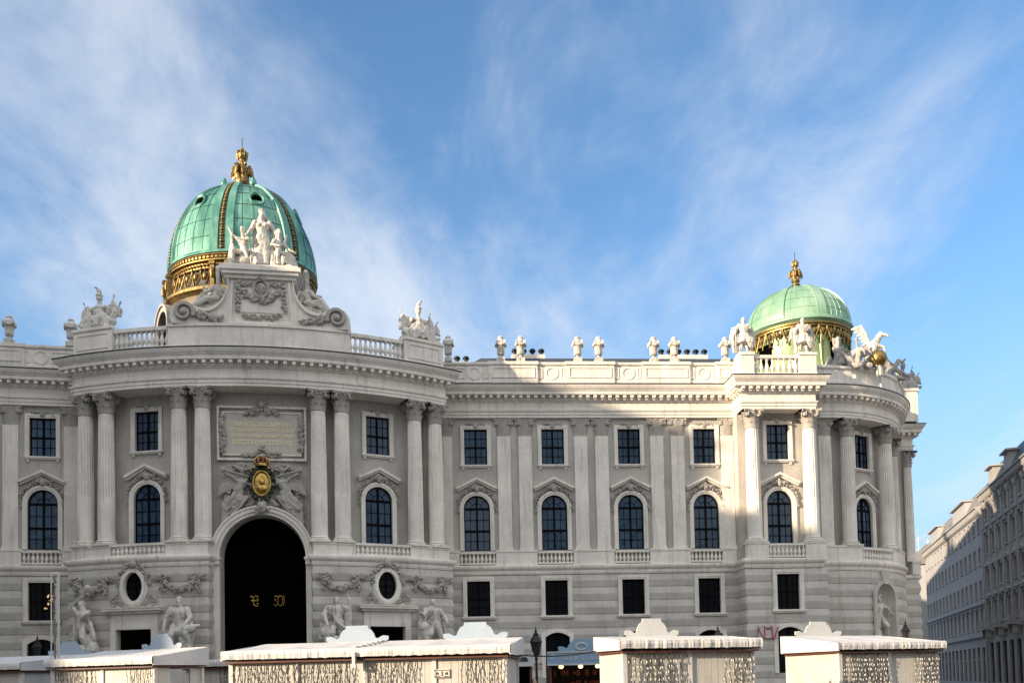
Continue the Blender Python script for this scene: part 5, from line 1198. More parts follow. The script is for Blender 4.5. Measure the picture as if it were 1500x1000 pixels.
# --- struggling groups beside the doors
def heroes(kind):
    S = Sculpt(); r = random.Random(kind*7+1); rocks(S, .9, .5, .5, r, 12)
    if kind == 0:   # man swinging a club above his head, snake and fallen beast at his feet
        figure(S, 3.7, Matrix.Translation((-.1, 0, .45)), 1.3, 'short', beard=True, head=(.07, -.05, .90), neck=(.03, 0, .83), shL=(-.12, 0, .80), shR=(.13, -.02, .77), elL=(-.22, .02, .92), haL=(-.02, -.05, 1.03), elR=(.12, -.14, .68), haR=(.20, -.16, .72), chest=(.01, 0, .71), waist=(-.01, 0, .61), pel=(-.03, 0, .52), hiL=(-.09, 0, .5), hiR=(.04, 0, .5), knL=(-.13, -.04, .28), knR=(.10, -.12, .30), ftL=(-.17, .02, .05), ftR=(.13, .0, .06))
        S.cap((-.15, -.2, 4.2), (.55, -.25, 5.05), .10, .2); S.cap((.6, .0, 1.6), (.95, 0, .7), .28, .3); S.ell((.9, -.3, .8), (.35, .35, .45)); S.cap((.75, -.2, 2.5), (.95, -.1, 1.5), .15, .2); S.tube([(.5, -.4, .6), (1.0, -.45, 1.1), (1.15, -.4, .7), (.8, -.5, .3), (.2, -.5, .4)], .16, 8); S.ell((.1, -.45, .75), (.4, .35, .35)); drape(S, [(-.75, .1, 2.5), (-.95, .1, 1.2), (-.8, 0, .3)], .2, 4, r); drape(S, [(.4, .1, 2.7), (.6, .1, 1.6)], .18, 4, r)
    elif kind == 1:  # seated-stride bearded man forcing down a beast
        figure(S, 3.7, Matrix.Translation((.0, 0, .45)), 1.35, 'short', beard=True, head=(.02, -.06, .88), neck=(.0, 0, .81), shL=(-.15, 0, .77), shR=(.14, -.02, .76), elL=(-.25, -.02, .62), haL=(-.26, -.08, .45), elR=(.24, -.1, .62), haR=(.18, -.2, .50), chest=(.0, 0, .69), waist=(-.0, 0, .58), pel=(-.02, .02, .48), hiL=(-.08, 0, .46), hiR=(.05, 0, .46), knL=(-.10, -.16, .30), knR=(.17, -.2, .33), ftL=(-.08, .0, .05), ftR=(.24, -.08, .06))
        S.cap((-1.0, -.3, 2.0), (-.75, -.2, .3), .12, .2); S.cap((.2, -.6, 1.75), (1.1, -.6, 2.0), .34, .3); S.cap((1.1, -.6, 2.05), (1.55, -.65, 2.15), .24, .13); S.cap((1.0, -.5, 2.3), (1.05, -.5, 2.5), .09, .04); S.cap((.3, -.5, 1.7), (.5, -.4, .5), .3, .22); S.cap((.9, -.5, 1.8), (.7, -.5, .9), .18, .12); S.cap((.75, -.5, .9), (1.1, -.5, .25), .13, .1); drape(S, [(.7, 0, 2.7), (.9, .1, 1.6), (.7, 0, .4)], .2, 4, r)
    elif kind == 2:  # standing figure wrapped in heavy drapery
        figure(S, 3.6, Matrix.Translation((-.1, 0, .45)), 1.35, 'short', head=(-.05, -.05, .92), neck=(-.03, 0, .84), shL=(-.15, 0, .79), shR=(.12, 0, .81), elL=(-.24, -.1, .66), haL=(-.2, -.2, .5), elR=(.26, .02, .78), haR=(.24, .0, .98), pel=(.02, 0, .52), knL=(-.10, -.16, .31), knR=(.1, -.02, .28), ftL=(-.16, -.04, .05), ftR=(.14, 0, .05))
        for q in ([(.75, 0, 4.0), (.8, .05, 2.4), (.95, 0, .5)], [(.6, .1, 3.3), (.7, .1, 1.5), (.7, 0, .4)], [(-.6, -.2, 3.0), (-.2, -.4, 2.3), (.3, -.35, 1.9)], [(-.9, -.2, 2.2), (-1.1, -.2, 1.2)]): drape(S, q, .22, 4, r)
        S.ell((-.85, -.4, 1.6), (.4, .4, .45)); S.cap((-.8, -.4, 1.3), (-.5, -.4, .3), .3, .3); S.ell((-.2, -.5, .9), (.4, .35, .5))
    else:
        figure(S, 3.6, Matrix.Translation((0, 0, .45)), 1.35, 'short', beard=True, head=(.04, -.06, .89), neck=(.02, 0, .82), shL=(-.14, 0, .78), shR=(.15, 0, .77), elL=(-.26, -.1, .66), haL=(-.36, -.2, .7), elR=(.27, -.02, .66), haR=(.24, -.16, .56), pel=(.0, .02, .5), knL=(-.14, -.18, .3), knR=(.14, -.06, .28), ftL=(-.2, -.04, .05), ftR=(.16, 0, .05))
        drape(S, [(-.6, 0, 3.0), (-.9, 0, 2.3), (-.9, 0, .8)], .22, 6, r); drape(S, [(.6, 0, 2.8), (.85, 0, 1.5), (.8, 0, .4)], .2, 5, r); S.ell((-.9, -.4, 2.0), (.4, .35, .4)); S.cap((-.9, -.4, 1.7), (-.6, -.4, .4), .3, .3)
    return S.fuse('hero', .04)
HL = ['stone man swinging a club over his head at the left door', 'bearded stone man gripping a beast between the left door and the dark archway', 'draped stone figure with raised arm between the dark archway and the right door', 'bearded stone figure right of the right door behind a stall gable']
for k, (t, z) in enumerate(((-24.0, 3.75), (-10.3, 3.75), (10.0, 3.75), (23.6, 3.75))):
    gp = thing('statue_group', HL[k], 'statue', fr(PV, t, RBASE+.75, z), group='heroic groups beside the doors'); obj('figures', heroes(k), STATUE, gp, local=True)
    m = MB(); m.bx(-1.25, 1.25, -.75, .75, -3.75, -.25); m.bx(-1.35, 1.35, -.85, .75, -.25, .02); m.bx(-1.35, 1.35, -.85, .75, -3.75, -3.3); obj('pedestal', m, RUST, gp, local=True)
# --- niche figure
S = Sculpt(); r = random.Random(31); rocks(S, .9, .4, 2.2, r, 22)
figure(S, 3.4, Matrix.Translation((-.1, -.1, 2.0)), 1.2, 'short', elL=(-.2, -.02, .9), haL=(-.06, -.06, 1.02), elR=(.24, -.08, .74), haR=(.30, -.14, .62), head=(.0, -.05, .92), knR=(.14, -.14, .3), ftR=(.2, -.02, .05)); drape(S, [(-.3, .1, 4.3), (-.55, .0, 3.3), (-.5, -.1, 2.0)], .2, 5, r); S.cap((.8, -.5, 4.6), (.55, -.5, 1.8), .05, .06)
meta(obj('niche_statue', S.fuse('niche_statue', .04), STATUE, None, fr(CO, 29, -.35, 2.6)), 'naked stone hero standing in the arched niche of the rounded corner', 'statue')

# --- relief above the portal: two trumpeting winged figures, medallion, crown (fixed to the palace)
def fame(s):
    S = Sculpt(); r = random.Random(40+s)
    T = Matrix.Diagonal((s, 1, 1, 1))
    figure(S, 3.0, Matrix.Translation((1.35*s, 0, 14.3)) @ T, 1.15, 'short', head=(-.02, -.06, .80), neck=(0, 0, .73), chest=(.02, 0, .62), waist=(.05, 0, .52), pel=(.10, 0, .43), shL=(-.11, -.02, .70), shR=(.13, 0, .69), elL=(-.16, -.06, .58), haL=(-.24, -.08, .55), elR=(.22, -.04, .76), haR=(.38, -.06, .84), hiL=(.06, 0, .40), hiR=(.14, 0, .40), knL=(.06, -.08, .20), knR=(.27, -.05, .22), ftL=(.22, -.02, .02), ftR=(.42, -.02, .0))
    wing(S, (1.65*s, .05, 16.35), (2.75*s, .05, 16.3), (.02*s, 0, -1.0), 7, .15, .08); S.cap((.9*s, -.25, 16.6), (2.6*s, -.25, 17.05), .05, .08); S.ell((2.68*s, -.25, 17.08), (.2, .16, .2))
    drape(S, [(1.4*s, -.1, 15.5), (1.7*s, -.15, 14.9), (2.4*s, -.1, 14.2)], .2, 6, r); drape(S, [(1.1*s, -.1, 15.2), (1.6*s, -.15, 14.5), (2.2*s, -.1, 13.9)], .16, 5, r); drape(S, [(2.5*s, 0, 14.5), (2.6*s, 0, 13.2)], .22, 5, r)
    drape(S, [(.8*s, 0, 17.2), (1.5*s, 0, 17.1), (1.9*s, 0, 17.4)], .14, 4, r); drape(S, [(.6*s, 0, 15.0), (1.0*s, 0, 14.6)], .2, 4, r); drape(S, [(2.2*s, 0, 15.2), (2.65*s, 0, 14.6)], .15, 4, r); S.M = Matrix.Identity(4)
    return S.fuse('trumpeter_relief', .04)
rel = thing('dummy', 'x', 'x') if False else None
for s in (-1, 1):
    o = obj('trumpeter_relief', fame(s), CARVE, PAL, fP @ Matrix.Translation((0, -.28, 0)))
for s in (-1, 1):
    m = MB(); m.M = fP; rr = random.Random(70+s)
    for pts in ([(s*.7, 17.2), (s*1.5, 17.5), (s*2.2, 17.2)], [(s*.8, 14.7), (s*1.2, 15.2), (s*2.0, 15.0)], [(s*2.3, 15.6), (s*2.7, 14.6), (s*2.75, 13.2)], [(s*1.6, 14.2), (s*2.3, 14.0), (s*2.9, 12.8)], [(s*.5, 14.5), (s*1.1, 14.6)]): foliage(m, pts, rr, .2, 18, -.10)
    for x, z, q in ((.9, 17.0, .22), (2.5, 16.9, .2), (2.5, 14.9, .25), (1.0, 14.9, .24)): scrollwork(m, s*x, z, q, s, -.14, th=.06)
    part('cloud_relief', m, CARVE, 50)
m = MB(); m.M = fP; m.ell((0, -.5, 16.1), (.58, .16, .86), None, 28, 10); med = part('gilt_medallion', m, GOLD, 60)
m = MB(); m.M = fP; m.tube([(.60*cos(2*pi*i/36), -.62, 16.1+.88*sin(2*pi*i/36)) for i in range(37)], .07, 8); m.ell((.02, -.66, 16.2), (.22, .14, .3)); m.ell((.0, -.62, 15.75), (.36, .12, .3)); m.ell((.05, -.68, 16.4), (.15, .1, .16)); part('medallion_rim', m, GOLD, 60, med)
m = MB(); m.M = fP; rr = random.Random(6)
for i in range(150):
    a = rr.uniform(0, 2*pi); k = rr.uniform(.95, 1.28); m.ell((.74*k*cos(a), -.5-rr.uniform(0, .2), 16.1+1.02*k*sin(a)), (rr.uniform(.08, .15), .05, rr.uniform(.05, .09)), Euler((0, rr.uniform(0, 3.1), 0)).to_matrix(), 6, 4)
part('wreath', m, mat('dark_wreath', (.012, .022, .012), .5), 50, med)
m = MB(); m.M = fP
m.lathe([(.44, 0), (.46, .14), (.44, .2)], 20, (0, -.55, 17.3), cap=False); 
for i in range(10):
    a = 2*pi*i/10; m.tube([(.45*cos(a), -.55+.45*sin(a), 17.45), (.56*cos(a), -.55+.56*sin(a), 17.68), (.42*cos(a), -.55+.42*sin(a), 17.88), (.08*cos(a), -.55+.08*sin(a), 17.95)], .04, 6); m.ell((.48*cos(a), -.55+.48*sin(a), 17.55), .07)
m.ell((0, -.55, 18.0), .09); m.bx(-.03, .03, -.58, -.52, 18.05, 18.2); cr = part('gilt_crown', m, GOLD, 50, med)
m = MB(); m.M = fP; m.lathe([(.40, 17.35), (.50, 17.65), (.38, 17.84), (.1, 17.92)], 18, (0, -.55, 0)); part('crown_cap', m, mat('crown_red', (.10, .012, .010), .6), 50, med)
m = MB(); m.M = fP
for s in (-1, 1): m.tube([(s*.2, -.5, 17.35), (s*.5, -.5, 17.2), (s*.8, -.45, 16.95)], .06, 6); m.tube([(-s*.1, -.5, 17.3), (s*.45, -.5, 16.98)], .05, 6)
part('gilt_ribbon', m, GOLD, 50, med)
for o in (up0w, ar0, lo0, gr0):
    for ch in list(KIDS.get(o.name, ())): bpy.data.objects.remove(ch)
    bpy.data.objects.remove(o)
# ---------------------------------------------------------------- roof vents
def vent(seg, t, o, z, lab, k=3):
    f = fr(seg, t, o, z); v = thing('roof_vent', lab, 'roof vent', f, group='vents on the slate roof')
    m = MB(); m.bx(-.35*k, .35*k, -.3, .3, -.4, .22); obj('chimney_block', m, STONE, v, local=True)
    for i in range(k):
        m = MB(); x = (i-(k-1)/2)*.75; m.lathe([(.16, .22), (.16, .5), (.26, .52), (.28, .62), (.20, .74), (.05, .8)], 10, (x, 0, 0)); obj('vent_pot', m, IRON, v, local=True, smooth=40)
vent(WR, 5.0, -3.4, 28.95, 'row of black vent pots on the slate roof behind the first pair of urns', 4)
vent(WR, -1.0, -3.4, 28.3, 'row of black vent pots on the roof next to the right trophy', 3)
vent(WR, 18.3, -3.4, 28.95, 'row of black vent pots on the slate roof beside the single urn', 6)

# ---------------------------------------------------------------- market stalls
def fabric(name, col, warm=.0):
    M = bpy.data.materials.new(name); M.use_nodes = True; n = NT(M.node_tree); n.n.clear()
    p = n.new('ShaderNodeNewGeometry').outputs['Position']
    v = n.noise(p, 14., 4., .6); bp = n.new('ShaderNodeBump', inp={'Strength': .5, 'Distance': .03, 'Height': v})
    c = n.mix(n.ramp(n.noise(p, 2.2, 5.), .35, .7), (*[x*.88 for x in col], 1), (*col, 1))
    bs = n.new('ShaderNodeBsdfPrincipled', inp={'Base Color': c, 'Roughness': .85, 'Normal': bp.outputs[0]}); n.new('ShaderNodeOutputMaterial', inp={0: bs.outputs[0]}); return M
CANVAS = fabric('white_canvas', (.60, .59, .585)); PANEL = mat('beige_panel', (.48, .465, .43), .6, var=.10, vscale=2.5, streak=.3, dirt=(.26, .22, .17)); FRAME = mat('white_frame', (.58, .56, .53), .5, var=.05); WIRE = mat('dark_wire', (.05, .045, .035), .6); BULB = mat('clear_bulb', (.72, .72, .69), .25, var=.02)
SIGNW = mat('white_board', (.52, .53, .53), .55, var=.06); SIGNSHADE = mat('shaded_white_board', (.30, .37, .46), .55, var=.06); DARKIN = mat('dark_interior', (.02, .016, .013), .8); WOOD = mat('dark_brown_wood', (.10, .035, .02), .6, var=.25)
def gable_poly(w=1.7, h=.44):
    half = [(.5*w, 0), (.5*w, .12*h), (.46*w, .16*h), (.50*w, .22*h), (.50*w, .42*h), (.42*w, .45*h), (.38*w, .40*h), (.33*w, .30*h), (.29*w, .35*h), (.27*w, .55*h), (.23*w, .75*h), (.18*w, .84*h), (.17*w, 1.0*h)]
    return half+[(-x, z) for x, z in half[::-1]]
def stall(x, y, rot, w, d, label, ze=2.25, zb=2.72, gables=(), left_open=False, rfr=.0, gab_w=1.7, panels=2, plaque=None, seed=1, doors=False, seam=None):
    """origin at the front left corner (the side towards the viewer), local x along the front, y to the back"""
    T = Matrix.Translation((x, y, 0)) @ Matrix.Rotation(radians(rot), 4, 'Z')
    st = thing('market_stall', label, 'market stall', T, group='market stalls in the square'); r = random.Random(seed)
    # roof: pitched canvas with puckered front edge
    m = MB(); ov = .14; n = max(8, int(w/.09)); k = 7
    def rz(yy): return ze+.20+(zb-ze-.2)*(yy+ov)/(d+ov)
    vs = []
    for i in range(n+1):
        xx = -ov+(w+2*ov)*i/n
        for j in range(k+1):
            yy = -ov+(d+ov)*j/k; sag = -.035*sin(pi*j/k)*abs(sin(pi*xx/1.0))
            vs.append((xx, yy, rz(yy)+sag+r.uniform(-.006, .006)))
    m.add(vs, [(i*(k+1)+j, (i+1)*(k+1)+j, (i+1)*(k+1)+j+1, i*(k+1)+j+1) for i in range(n) for j in range(k)])
    rf = obj('canvas_roof', m, CANVAS, st, local=True, smooth=60)
    m = MB(); vs = []; nn = int(w/.03); ph = r.uniform(0, 50)                     # gathered valance
    for i in range(nn+1):
        xx = -ov+(w+2*ov)*i/nn; q = .022*noise.noise((xx*7+ph, 0, 0))+.016*noise.noise((xx*19+ph, 3, 0))
        for (o, z) in ((0, rz(-ov)+.012), (-.03+q*.5, rz(-ov)-.015), (-.04+q, ze+.12), (-.025+q*.7, ze+.03+.02*noise.noise((xx*9+ph, 8, 0))), (.02, ze+.03)): vs.append((xx, -ov+o, z))
    m.add(vs, [(i*5+j, (i+1)*5+j, (i+1)*5+j+1, i*5+j+1) for i in range(nn) for j in range(4)]); obj('valance', m, CANVAS, rf, local=True)
    m = MB()
    for xs in (-ov, w+ov):
        m = MB(); m.add([(xs-.02, -ov, ze), (xs-.02, d, ze+.02), (xs-.02, d, zb-.005), (xs-.02, -ov, rz(-ov)-.005), (xs+.02, -ov, ze), (xs+.02, d, ze+.02), (xs+.02, d, zb-.005), (xs+.02, -ov, rz(-ov)-.005)], [(0, 1, 2, 3), (7, 6, 5, 4), (0, 4, 5, 1), (1, 5, 6, 2), (2, 6, 7, 3), (3, 7, 4, 0)]); obj('side_fascia', m, CANVAS, rf, local=True)
    m = MB(); m.bx(-ov+.02, w+ov-.02, d-.03, d+.01, ze, zb); obj('back_fascia', m, CANVAS, rf, local=True)
    m = MB(); m.bx(-ov+.05, w+ov-.05, -ov+.04, d-.05, ze-.05, ze-.015); obj('eave_rail', m, WOOD, st, local=True)
    # walls
    np_ = panels
    def one(nm, *b, mt=PANEL):
        m = MB()
        if nm == 'back_panel':                                  # boarded panel with rails
            k_ = max(2, int((b[1]-b[0])/.14)); s_ = (b[1]-b[0])/k_
            for i_ in range(k_): m.bx(b[0]+s_*i_+.003, b[0]+s_*(i_+1)-.003, b[2]+r.uniform(0, .004), b[3], b[4], b[5])
            m.bx(b[0], b[1], b[2]-.012, b[2]+.006, b[4]+.9, b[4]+.98)
        else: m.bx(*b)
        obj(nm, m, mt, st, local=True)
    for i in range(np_):
        a, b = w*i/np_, w*(i+1)/np_; one('back_panel', a+.05, b-.05, .03, .07, .12, ze-.06)
    one('counter', .05, w-.05, d-.08, d-.04, .1, 1.0)
    for i in range(np_+1): a = w*i/np_; one('post', a-.045, a+.045, .0, .09, 0, ze-.05, mt=FRAME)
    for xs in (0, w): one('post', xs-.045, xs+.045, d-.12, d-.03, 0, ze-.05, mt=FRAME)
    for xs in (0, w):
        if doors and xs == w: one('side_wall', xs-.03, xs+.0, .1, d*.33, .1, ze-.06); one('side_wall', xs-.03, xs, d*.72, d-.12, .1, ze-.06)
        else: one('side_wall', xs-.03, xs+.0, .1, d-.12, .1, ze-.06)
    m = MB(); m.bx(.1, w-.1, .2, d-.2, .02, .08); obj('floor_board', m, WOOD, st, local=True)
    for gx in gables:
        m = MB(); m.M = Matrix.Translation((gx, d+.02, zb-.06)); m.prism(gable_poly(gab_w), -.02, .02); m.M = Matrix.Identity(4); m.bx(gx-gab_w*.48, gx+gab_w*.48, d, d+.04, zb-.35, zb-.05); obj('gable_board', m, SIGNSHADE if x < 0 else SIGNW, st, local=True)  # left stalls' white boards get their bluish shade as base colour
    if seam:
        m = MB(); m.bx(seam-.03, seam+.03, -ov-.09, -ov+.02, ze-.14, ze+.12); m.bx(seam-.05, seam+.05, -ov-.1, -ov, ze-.2, ze-.13); 
        for j in range(6): yy = -ov+(d+ov)*(j+.5)/6; m.box((seam, yy, rz(yy)+.02), (.08, (d+ov)/6, .03))
        obj('joint_cover', m, FRAME, st, local=True)
    if plaque:
        m = MB(); m.bx(plaque-.16, plaque+.16, .0, .03, 1.80, 1.98); pq = obj('number_plaque', m, FRAME, st, local=True)
        text('number', '3', .13, T @ Matrix.Translation((plaque, -.006, 1.845)), IRON, pq, .003)
        m = MB()
        for s in (-1, 1): scrollwork(m, plaque+s*.09, 1.89, .035, -s, -.004, th=.008); m.bx(plaque+s*.09-.05, plaque+s*.09+.05, -.01, -.001, 1.83, 1.84)
        m.bx(plaque-.15, plaque+.15, -.01, -.001, 1.955, 1.965); m.bx(plaque-.15, plaque+.15, -.01, -.001, 1.81, 1.82); obj('plaque_ornament', m, IRON, pq, local=True)
    return T, st
def curtain(T, x0, x1, label, ze=2.2, zlow=.25, seed=1, dense=.085, y=-.04, side=False):
    r = random.Random(seed); th = thing('light_curtain', label, 'string lights', T @ Matrix.Translation(((x0+x1)/2, y, 0)), group='icicle light curtains on the stalls')
    m = MB(); b = MB(); hw = (x1-x0)/2; n = int((x1-x0)/dense)
    m.tube([(-hw, 0, ze), (hw, 0, ze)], .012, 4)
    for i in range(n+1):
        x = -hw+2*hw*i/max(1, n)+r.uniform(-.02, .02); L = r.uniform(.75, 1.)*(ze-zlow); k = int(L/.11); pts = []
        for j in range(k+1): pts.append((x+r.uniform(-.022, .022), r.uniform(-.02, .015), ze-L*j/k))
        m.tube(pts, .0085, 4)
        for j in range(1, k+1):
            px, py, pz = pts[j]; s = r.choice((-1, 1)); q = (px+s*r.uniform(.015, .045), py-.015, pz-r.uniform(.02, .05)); m.tube([(px, py, pz), q], .006, 3); b.tube([q, (q[0], q[1], q[2]-.045)], [.010, .005], 5)
    obj('wires', m, WIRE, th, local=True); obj('bulbs', b, BULB, th, local=True)
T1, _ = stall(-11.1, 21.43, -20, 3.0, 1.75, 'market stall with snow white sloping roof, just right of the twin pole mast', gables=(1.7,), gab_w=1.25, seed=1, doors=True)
T1 = Matrix.Translation((-8.27-3.0*cos(radians(20)), 20.4+3.0*sin(radians(20)), 0)) @ Matrix.Rotation(radians(-20), 4, 'Z')
for o in [x for x in COL.objects if x.get('category') == 'market stall']: place(o, None, T1)
curtain(T1, .15, 1.2, 'icicle light curtain on the left half of the stall beside the twin pole mast', seed=3, dense=.07); curtain(T1, 2.3, 2.95, 'icicle light curtain at the right corner of the stall beside the twin pole mast', seed=4)
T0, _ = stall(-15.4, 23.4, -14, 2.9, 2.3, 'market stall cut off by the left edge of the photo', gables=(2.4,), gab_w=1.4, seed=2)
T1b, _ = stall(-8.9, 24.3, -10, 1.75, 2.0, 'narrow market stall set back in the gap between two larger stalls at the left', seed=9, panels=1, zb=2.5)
curtain(T1b, 1.0, 1.7, 'light curtain on the set back stall at the left', seed=12)
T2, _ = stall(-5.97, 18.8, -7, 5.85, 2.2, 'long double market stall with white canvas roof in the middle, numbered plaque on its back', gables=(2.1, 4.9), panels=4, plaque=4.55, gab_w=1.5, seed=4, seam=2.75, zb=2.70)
curtain(T2, .1, 2.62, 'wide light curtain on the left module of the long double stall', seed=5, dense=.075); curtain(T2, 2.95, 3.98, 'light curtain left of the number plaque of the double stall', seed=6, dense=.075); curtain(T2, 5.0, 5.8, 'light curtain on the long double stall right of its number plaque', seed=7)
T3, _ = stall(2.17, 17.1, 14, 2.72, 1.35, 'small market stall with sunlit left end just right of the black lantern post', gables=(1.15,), gab_w=1.2, seed=5, zb=2.58)
curtain(T3, .1, 1.15, 'light curtain on the left part of the small stall right of the lantern post', seed=8); curtain(T3, 2.1, 2.68, 'light curtain on the right part of the small stall right of the lantern post', seed=9)
T4, _ = stall(7.77, 21., 16, 2.75, 2.25, 'market stall with bright sunlit left end below the rounded corner', gables=(1.0,), gab_w=1.4, seed=6)
curtain(T4, .08, 1.25, 'dense light curtain on the left part of the rightmost stall', seed=10, dense=.06); curtain(T4, 2.1, 2.72, 'light curtain on the right end of the rightmost stall', seed=11, dense=.06)
# open-fronted huts in the second row, with name boards (lettering too small to read is drawn as strokes)
def hut(x, y, rot, w, label, blue, big):
    T = Matrix.Translation((x, y, 0)) @ Matrix.Rotation(radians(rot), 4, 'Z'); h = thing('market_hut', label, 'market stall', T, group='open huts in the second row')
    m = MB(); m.bx(0, w, 1.9, 2.0, 0, 2.6); m.bx(0, .08, 0, 1.9, 0, 2.6); m.bx(w-.08, w, 0, 1.9, 0, 2.6); m.bx(0, w, 0, 1.9, 2.6, 2.7); obj('cabin', m, WOOD, h, local=True)
    m = MB(); m.bx(.08, w-.08, 1.7, 1.88, .1, 2.55); obj('dark_interior', m, DARKIN, h, local=True); m = MB(); m.bx(.1, w-.1, .0, .4, .85, .92); m.bx(.1, w-.1, .1, .14, .1, .85); obj('counter', m, WOOD, h, local=True)
    bm = mat('blue_board', (.22, .34, .48), .5, var=.06) if blue else SIGNW
    m = MB(); m.bx(-.1, w+.1, -.16, -.1, 2.32, 2.85)
    if big: m.M = Matrix.Translation((w*.52, -.13, 2.85)); m.prism(gable_poly(1.9, .5), -.03, .03)
    else: m.M = Matrix.Translation((.45, -.13, 2.85)); m.prism(gable_poly(.9, .22), -.03, .03)
    sb = obj('name_board', m, bm, h, local=True); m = MB(); rr = random.Random(int(w*10)); x0 = w*.22
    for k in range(13):
        q = x0+k*w*.05
        if k in (5, 7): continue
        m.tube([(q, -.17, 2.50), (q+.02, -.17, 2.50+rr.uniform(.1, .24)), (q+.06, -.17, 2.58), (q+.05, -.17, 2.5), (q+.10, -.17, 2.54)], .016, 4)
    obj('lettering', m, IRON if not blue else SIGNW, sb, local=True)
    m = MB(); m.bx(-.1, w+.1, -.19, -.16, 2.30, 2.36); m.bx(-.1, w+.1, -.19, -.16, 2.81, 2.86)
    if big: m.tube([(w*.52+.22*cos(2*pi*i/20), -.17, 3.05+.13*sin(2*pi*i/20)) for i in range(21)], .035, 5)
    scrollwork(m, .12, 2.6, .1, 1, -.17, th=.02); scrollwork(m, .12, 2.72, .07, -1, -.17, th=.02); obj('board_trim', m, SIGNW, sb, local=True)
    return T, h
Th, h = hut(1.5, 36., 2, 2.5, 'hut with blue name board and dark shelves behind the lantern post', True, True)
LAMPM = bpy.data.materials.new('lamp_glow'); LAMPM.use_nodes = True; _b = LAMPM.node_tree.nodes['Principled BSDF']; _b.inputs['Base Color'].default_value = (1, .8, .5, 1); _b.inputs['Emission Color'].default_value = (1, .55, .2, 1); _b.inputs['Emission Strength'].default_value = 3.
m = MB()
for x in (.5, 1.3, 2.0): m.ell((x, .3, 2.25), (.10, .10, .08), None, 10, 6)
obj('warm_lamp', m, LAMPM, h, local=True, smooth=60)
m = MB(); rr = random.Random(3)
for k in range(26): x = rr.uniform(.2, 2.3); z = rr.choice((1.0, 1.45, 1.9)); m.box((x, 1.6, z+.1), (rr.uniform(.08, .2), .1, rr.uniform(.12, .28)))
obj('wares', m, mat('orange_wares', (.35, .09, .02), .5, var=.5, vscale=4), h, local=True)
hut(-.42, 36.5, -2, 1.2, 'small hut with white name board left of the lantern post', False, False)

# ---------------------------------------------------------------- lanterns, mast, banner
def lantern_post(x, y, H, label):
    t = thing('street_lamp', label, 'street lamp', loc=(x, y, 0), group='black lantern posts in the square'); z = H-1.55
    m = MB(); m.lathe([(.22, 0), (.24, .2), (.16, .5), (.12, .8), (.14, .95), (.08, 1.05), (.06, 2.2), (.055, z-.15), (.10, z-.1), (.06, z-.02), (.12, z+.05), (.06, z+.1)], 12); m.tube([(-.3, 0, z-.35), (.3, 0, z-.35)], .02, 6); obj('post', m, IRON, t, local=True, smooth=40)
    m = MB(); m.lathe([(.12, z+.08), (.16, z+.14), (.12, z+.16)], 6); 
    for i in range(6): a = 2*pi*i/6; m.tube([(.15*cos(a), .15*sin(a), z+.12), (.27*cos(a), .27*sin(a), z+.75)], .018, 4); m.tube([(.27*cos(a), .27*sin(a), z+.75), (.27*cos(a+pi/3), .27*sin(a+pi/3), z+.75)], .025, 4)
    m.lathe([(.33, z+.75), (.31, z+.8), (.20, z+1.0), (.14, z+1.08), (.15, z+1.16), (.08, z+1.22), (.05, z+1.3), (.07, z+1.36), (.02, z+1.42), (.012, z+1.55)], 6); obj('lantern_frame', m, IRON, t, local=True)
    m = MB(); m.lathe([(.135, z+.14), (.25, z+.74)], 6); obj('lantern_glass', m, mat('lantern_glass', (.03, .032, .035), .15, ior=1.5), t, local=True)
    return t
lantern_post(1.22, 45, 4.45, 'black hexagonal lantern on a tall post in the gap between the two middle stalls')
lantern_post(13.95, 60, 5.2, 'black lantern top poking out behind the roof of the small sunlit stall')
lantern_post(26.65, 60, 5.3, 'black lantern in front of the rounded corner beside the niche statue')
lantern_post(-29.45, 55, 5.25, 'black lantern behind the far left stall beside the twin pole mast')
t = thing('light_mast', 'slim twin pole mast with a hanging string of lights at the left', 'mast', loc=(-11.85, 23., 0), rz=.3)
m = MB(); m.tube([(-.09, 0, 0), (-.09, 0, 4.8)], .018, 6); m.tube([(.09, 0, 0), (.09, 0, 4.8)], .018, 6); m.tube([(.06, 0, 0), (.06, 0, 4.78)], .012, 5); m.bx(-.1, .1, -.012, .012, 4.75, 4.8); m.bx(-.1, .1, -.15, .15, 0, .04); obj('poles', m, FRAME, t, local=True)
m = MB(); rr = random.Random(5); m.tube([(rr.uniform(-.015, .015)-.02, .02, .3+4.4*i/60) for i in range(61)], .022, 5)
for i in range(70): m.ell((rr.uniform(-.05, .02), .02, rr.uniform(.4, 4.7)), .018, None, 5, 4)
obj('light_string', m, mat('grey_cable', (.16, .155, .15), .6), t, local=True)
f = fr(BAY, 22.75, 2.62, 4.45); t = thing('wall_sign', 'small grey board hung with red ribbons on the wall of the corner block', 'sign', f)
m = MB(); m.bx(-.75, .75, -.05, 0, .2, 1.15); obj('board', m, mat('grey_board', (.50, .48, .46), .6), t, local=True)
m = MB(); RED = mat('red_ribbon', (.45, .01, .03), .6)
for a, b in ((-.85, -.4), (-.28, -.30), (.28, .34), (.85, .42)): m.box(((a+b)/2, -.09, .62), (.07, .03, 1.05), 0, Matrix.Rotation(atan2(b-a, 1.0), 4, 'Y').inverted())
obj('ribbon', m, RED, t, local=True); m = MB(); m.bx(-.2, .2, -.075, -.05, .95, 1.0); m.bx(-.16, .2, -.075, -.05, .86, .90); obj('lettering', m, IRON, t, local=True)
m = MB(); pts = []
P0, P1 = Vector((-.1, 19.5, 2.3)), Vector((2.05, 18.0, 2.33))
for i in range(13): q = i/12; p = P0.lerp(P1, q); pts.append((p.x, p.y, p.z-.10*sin(pi*q)))
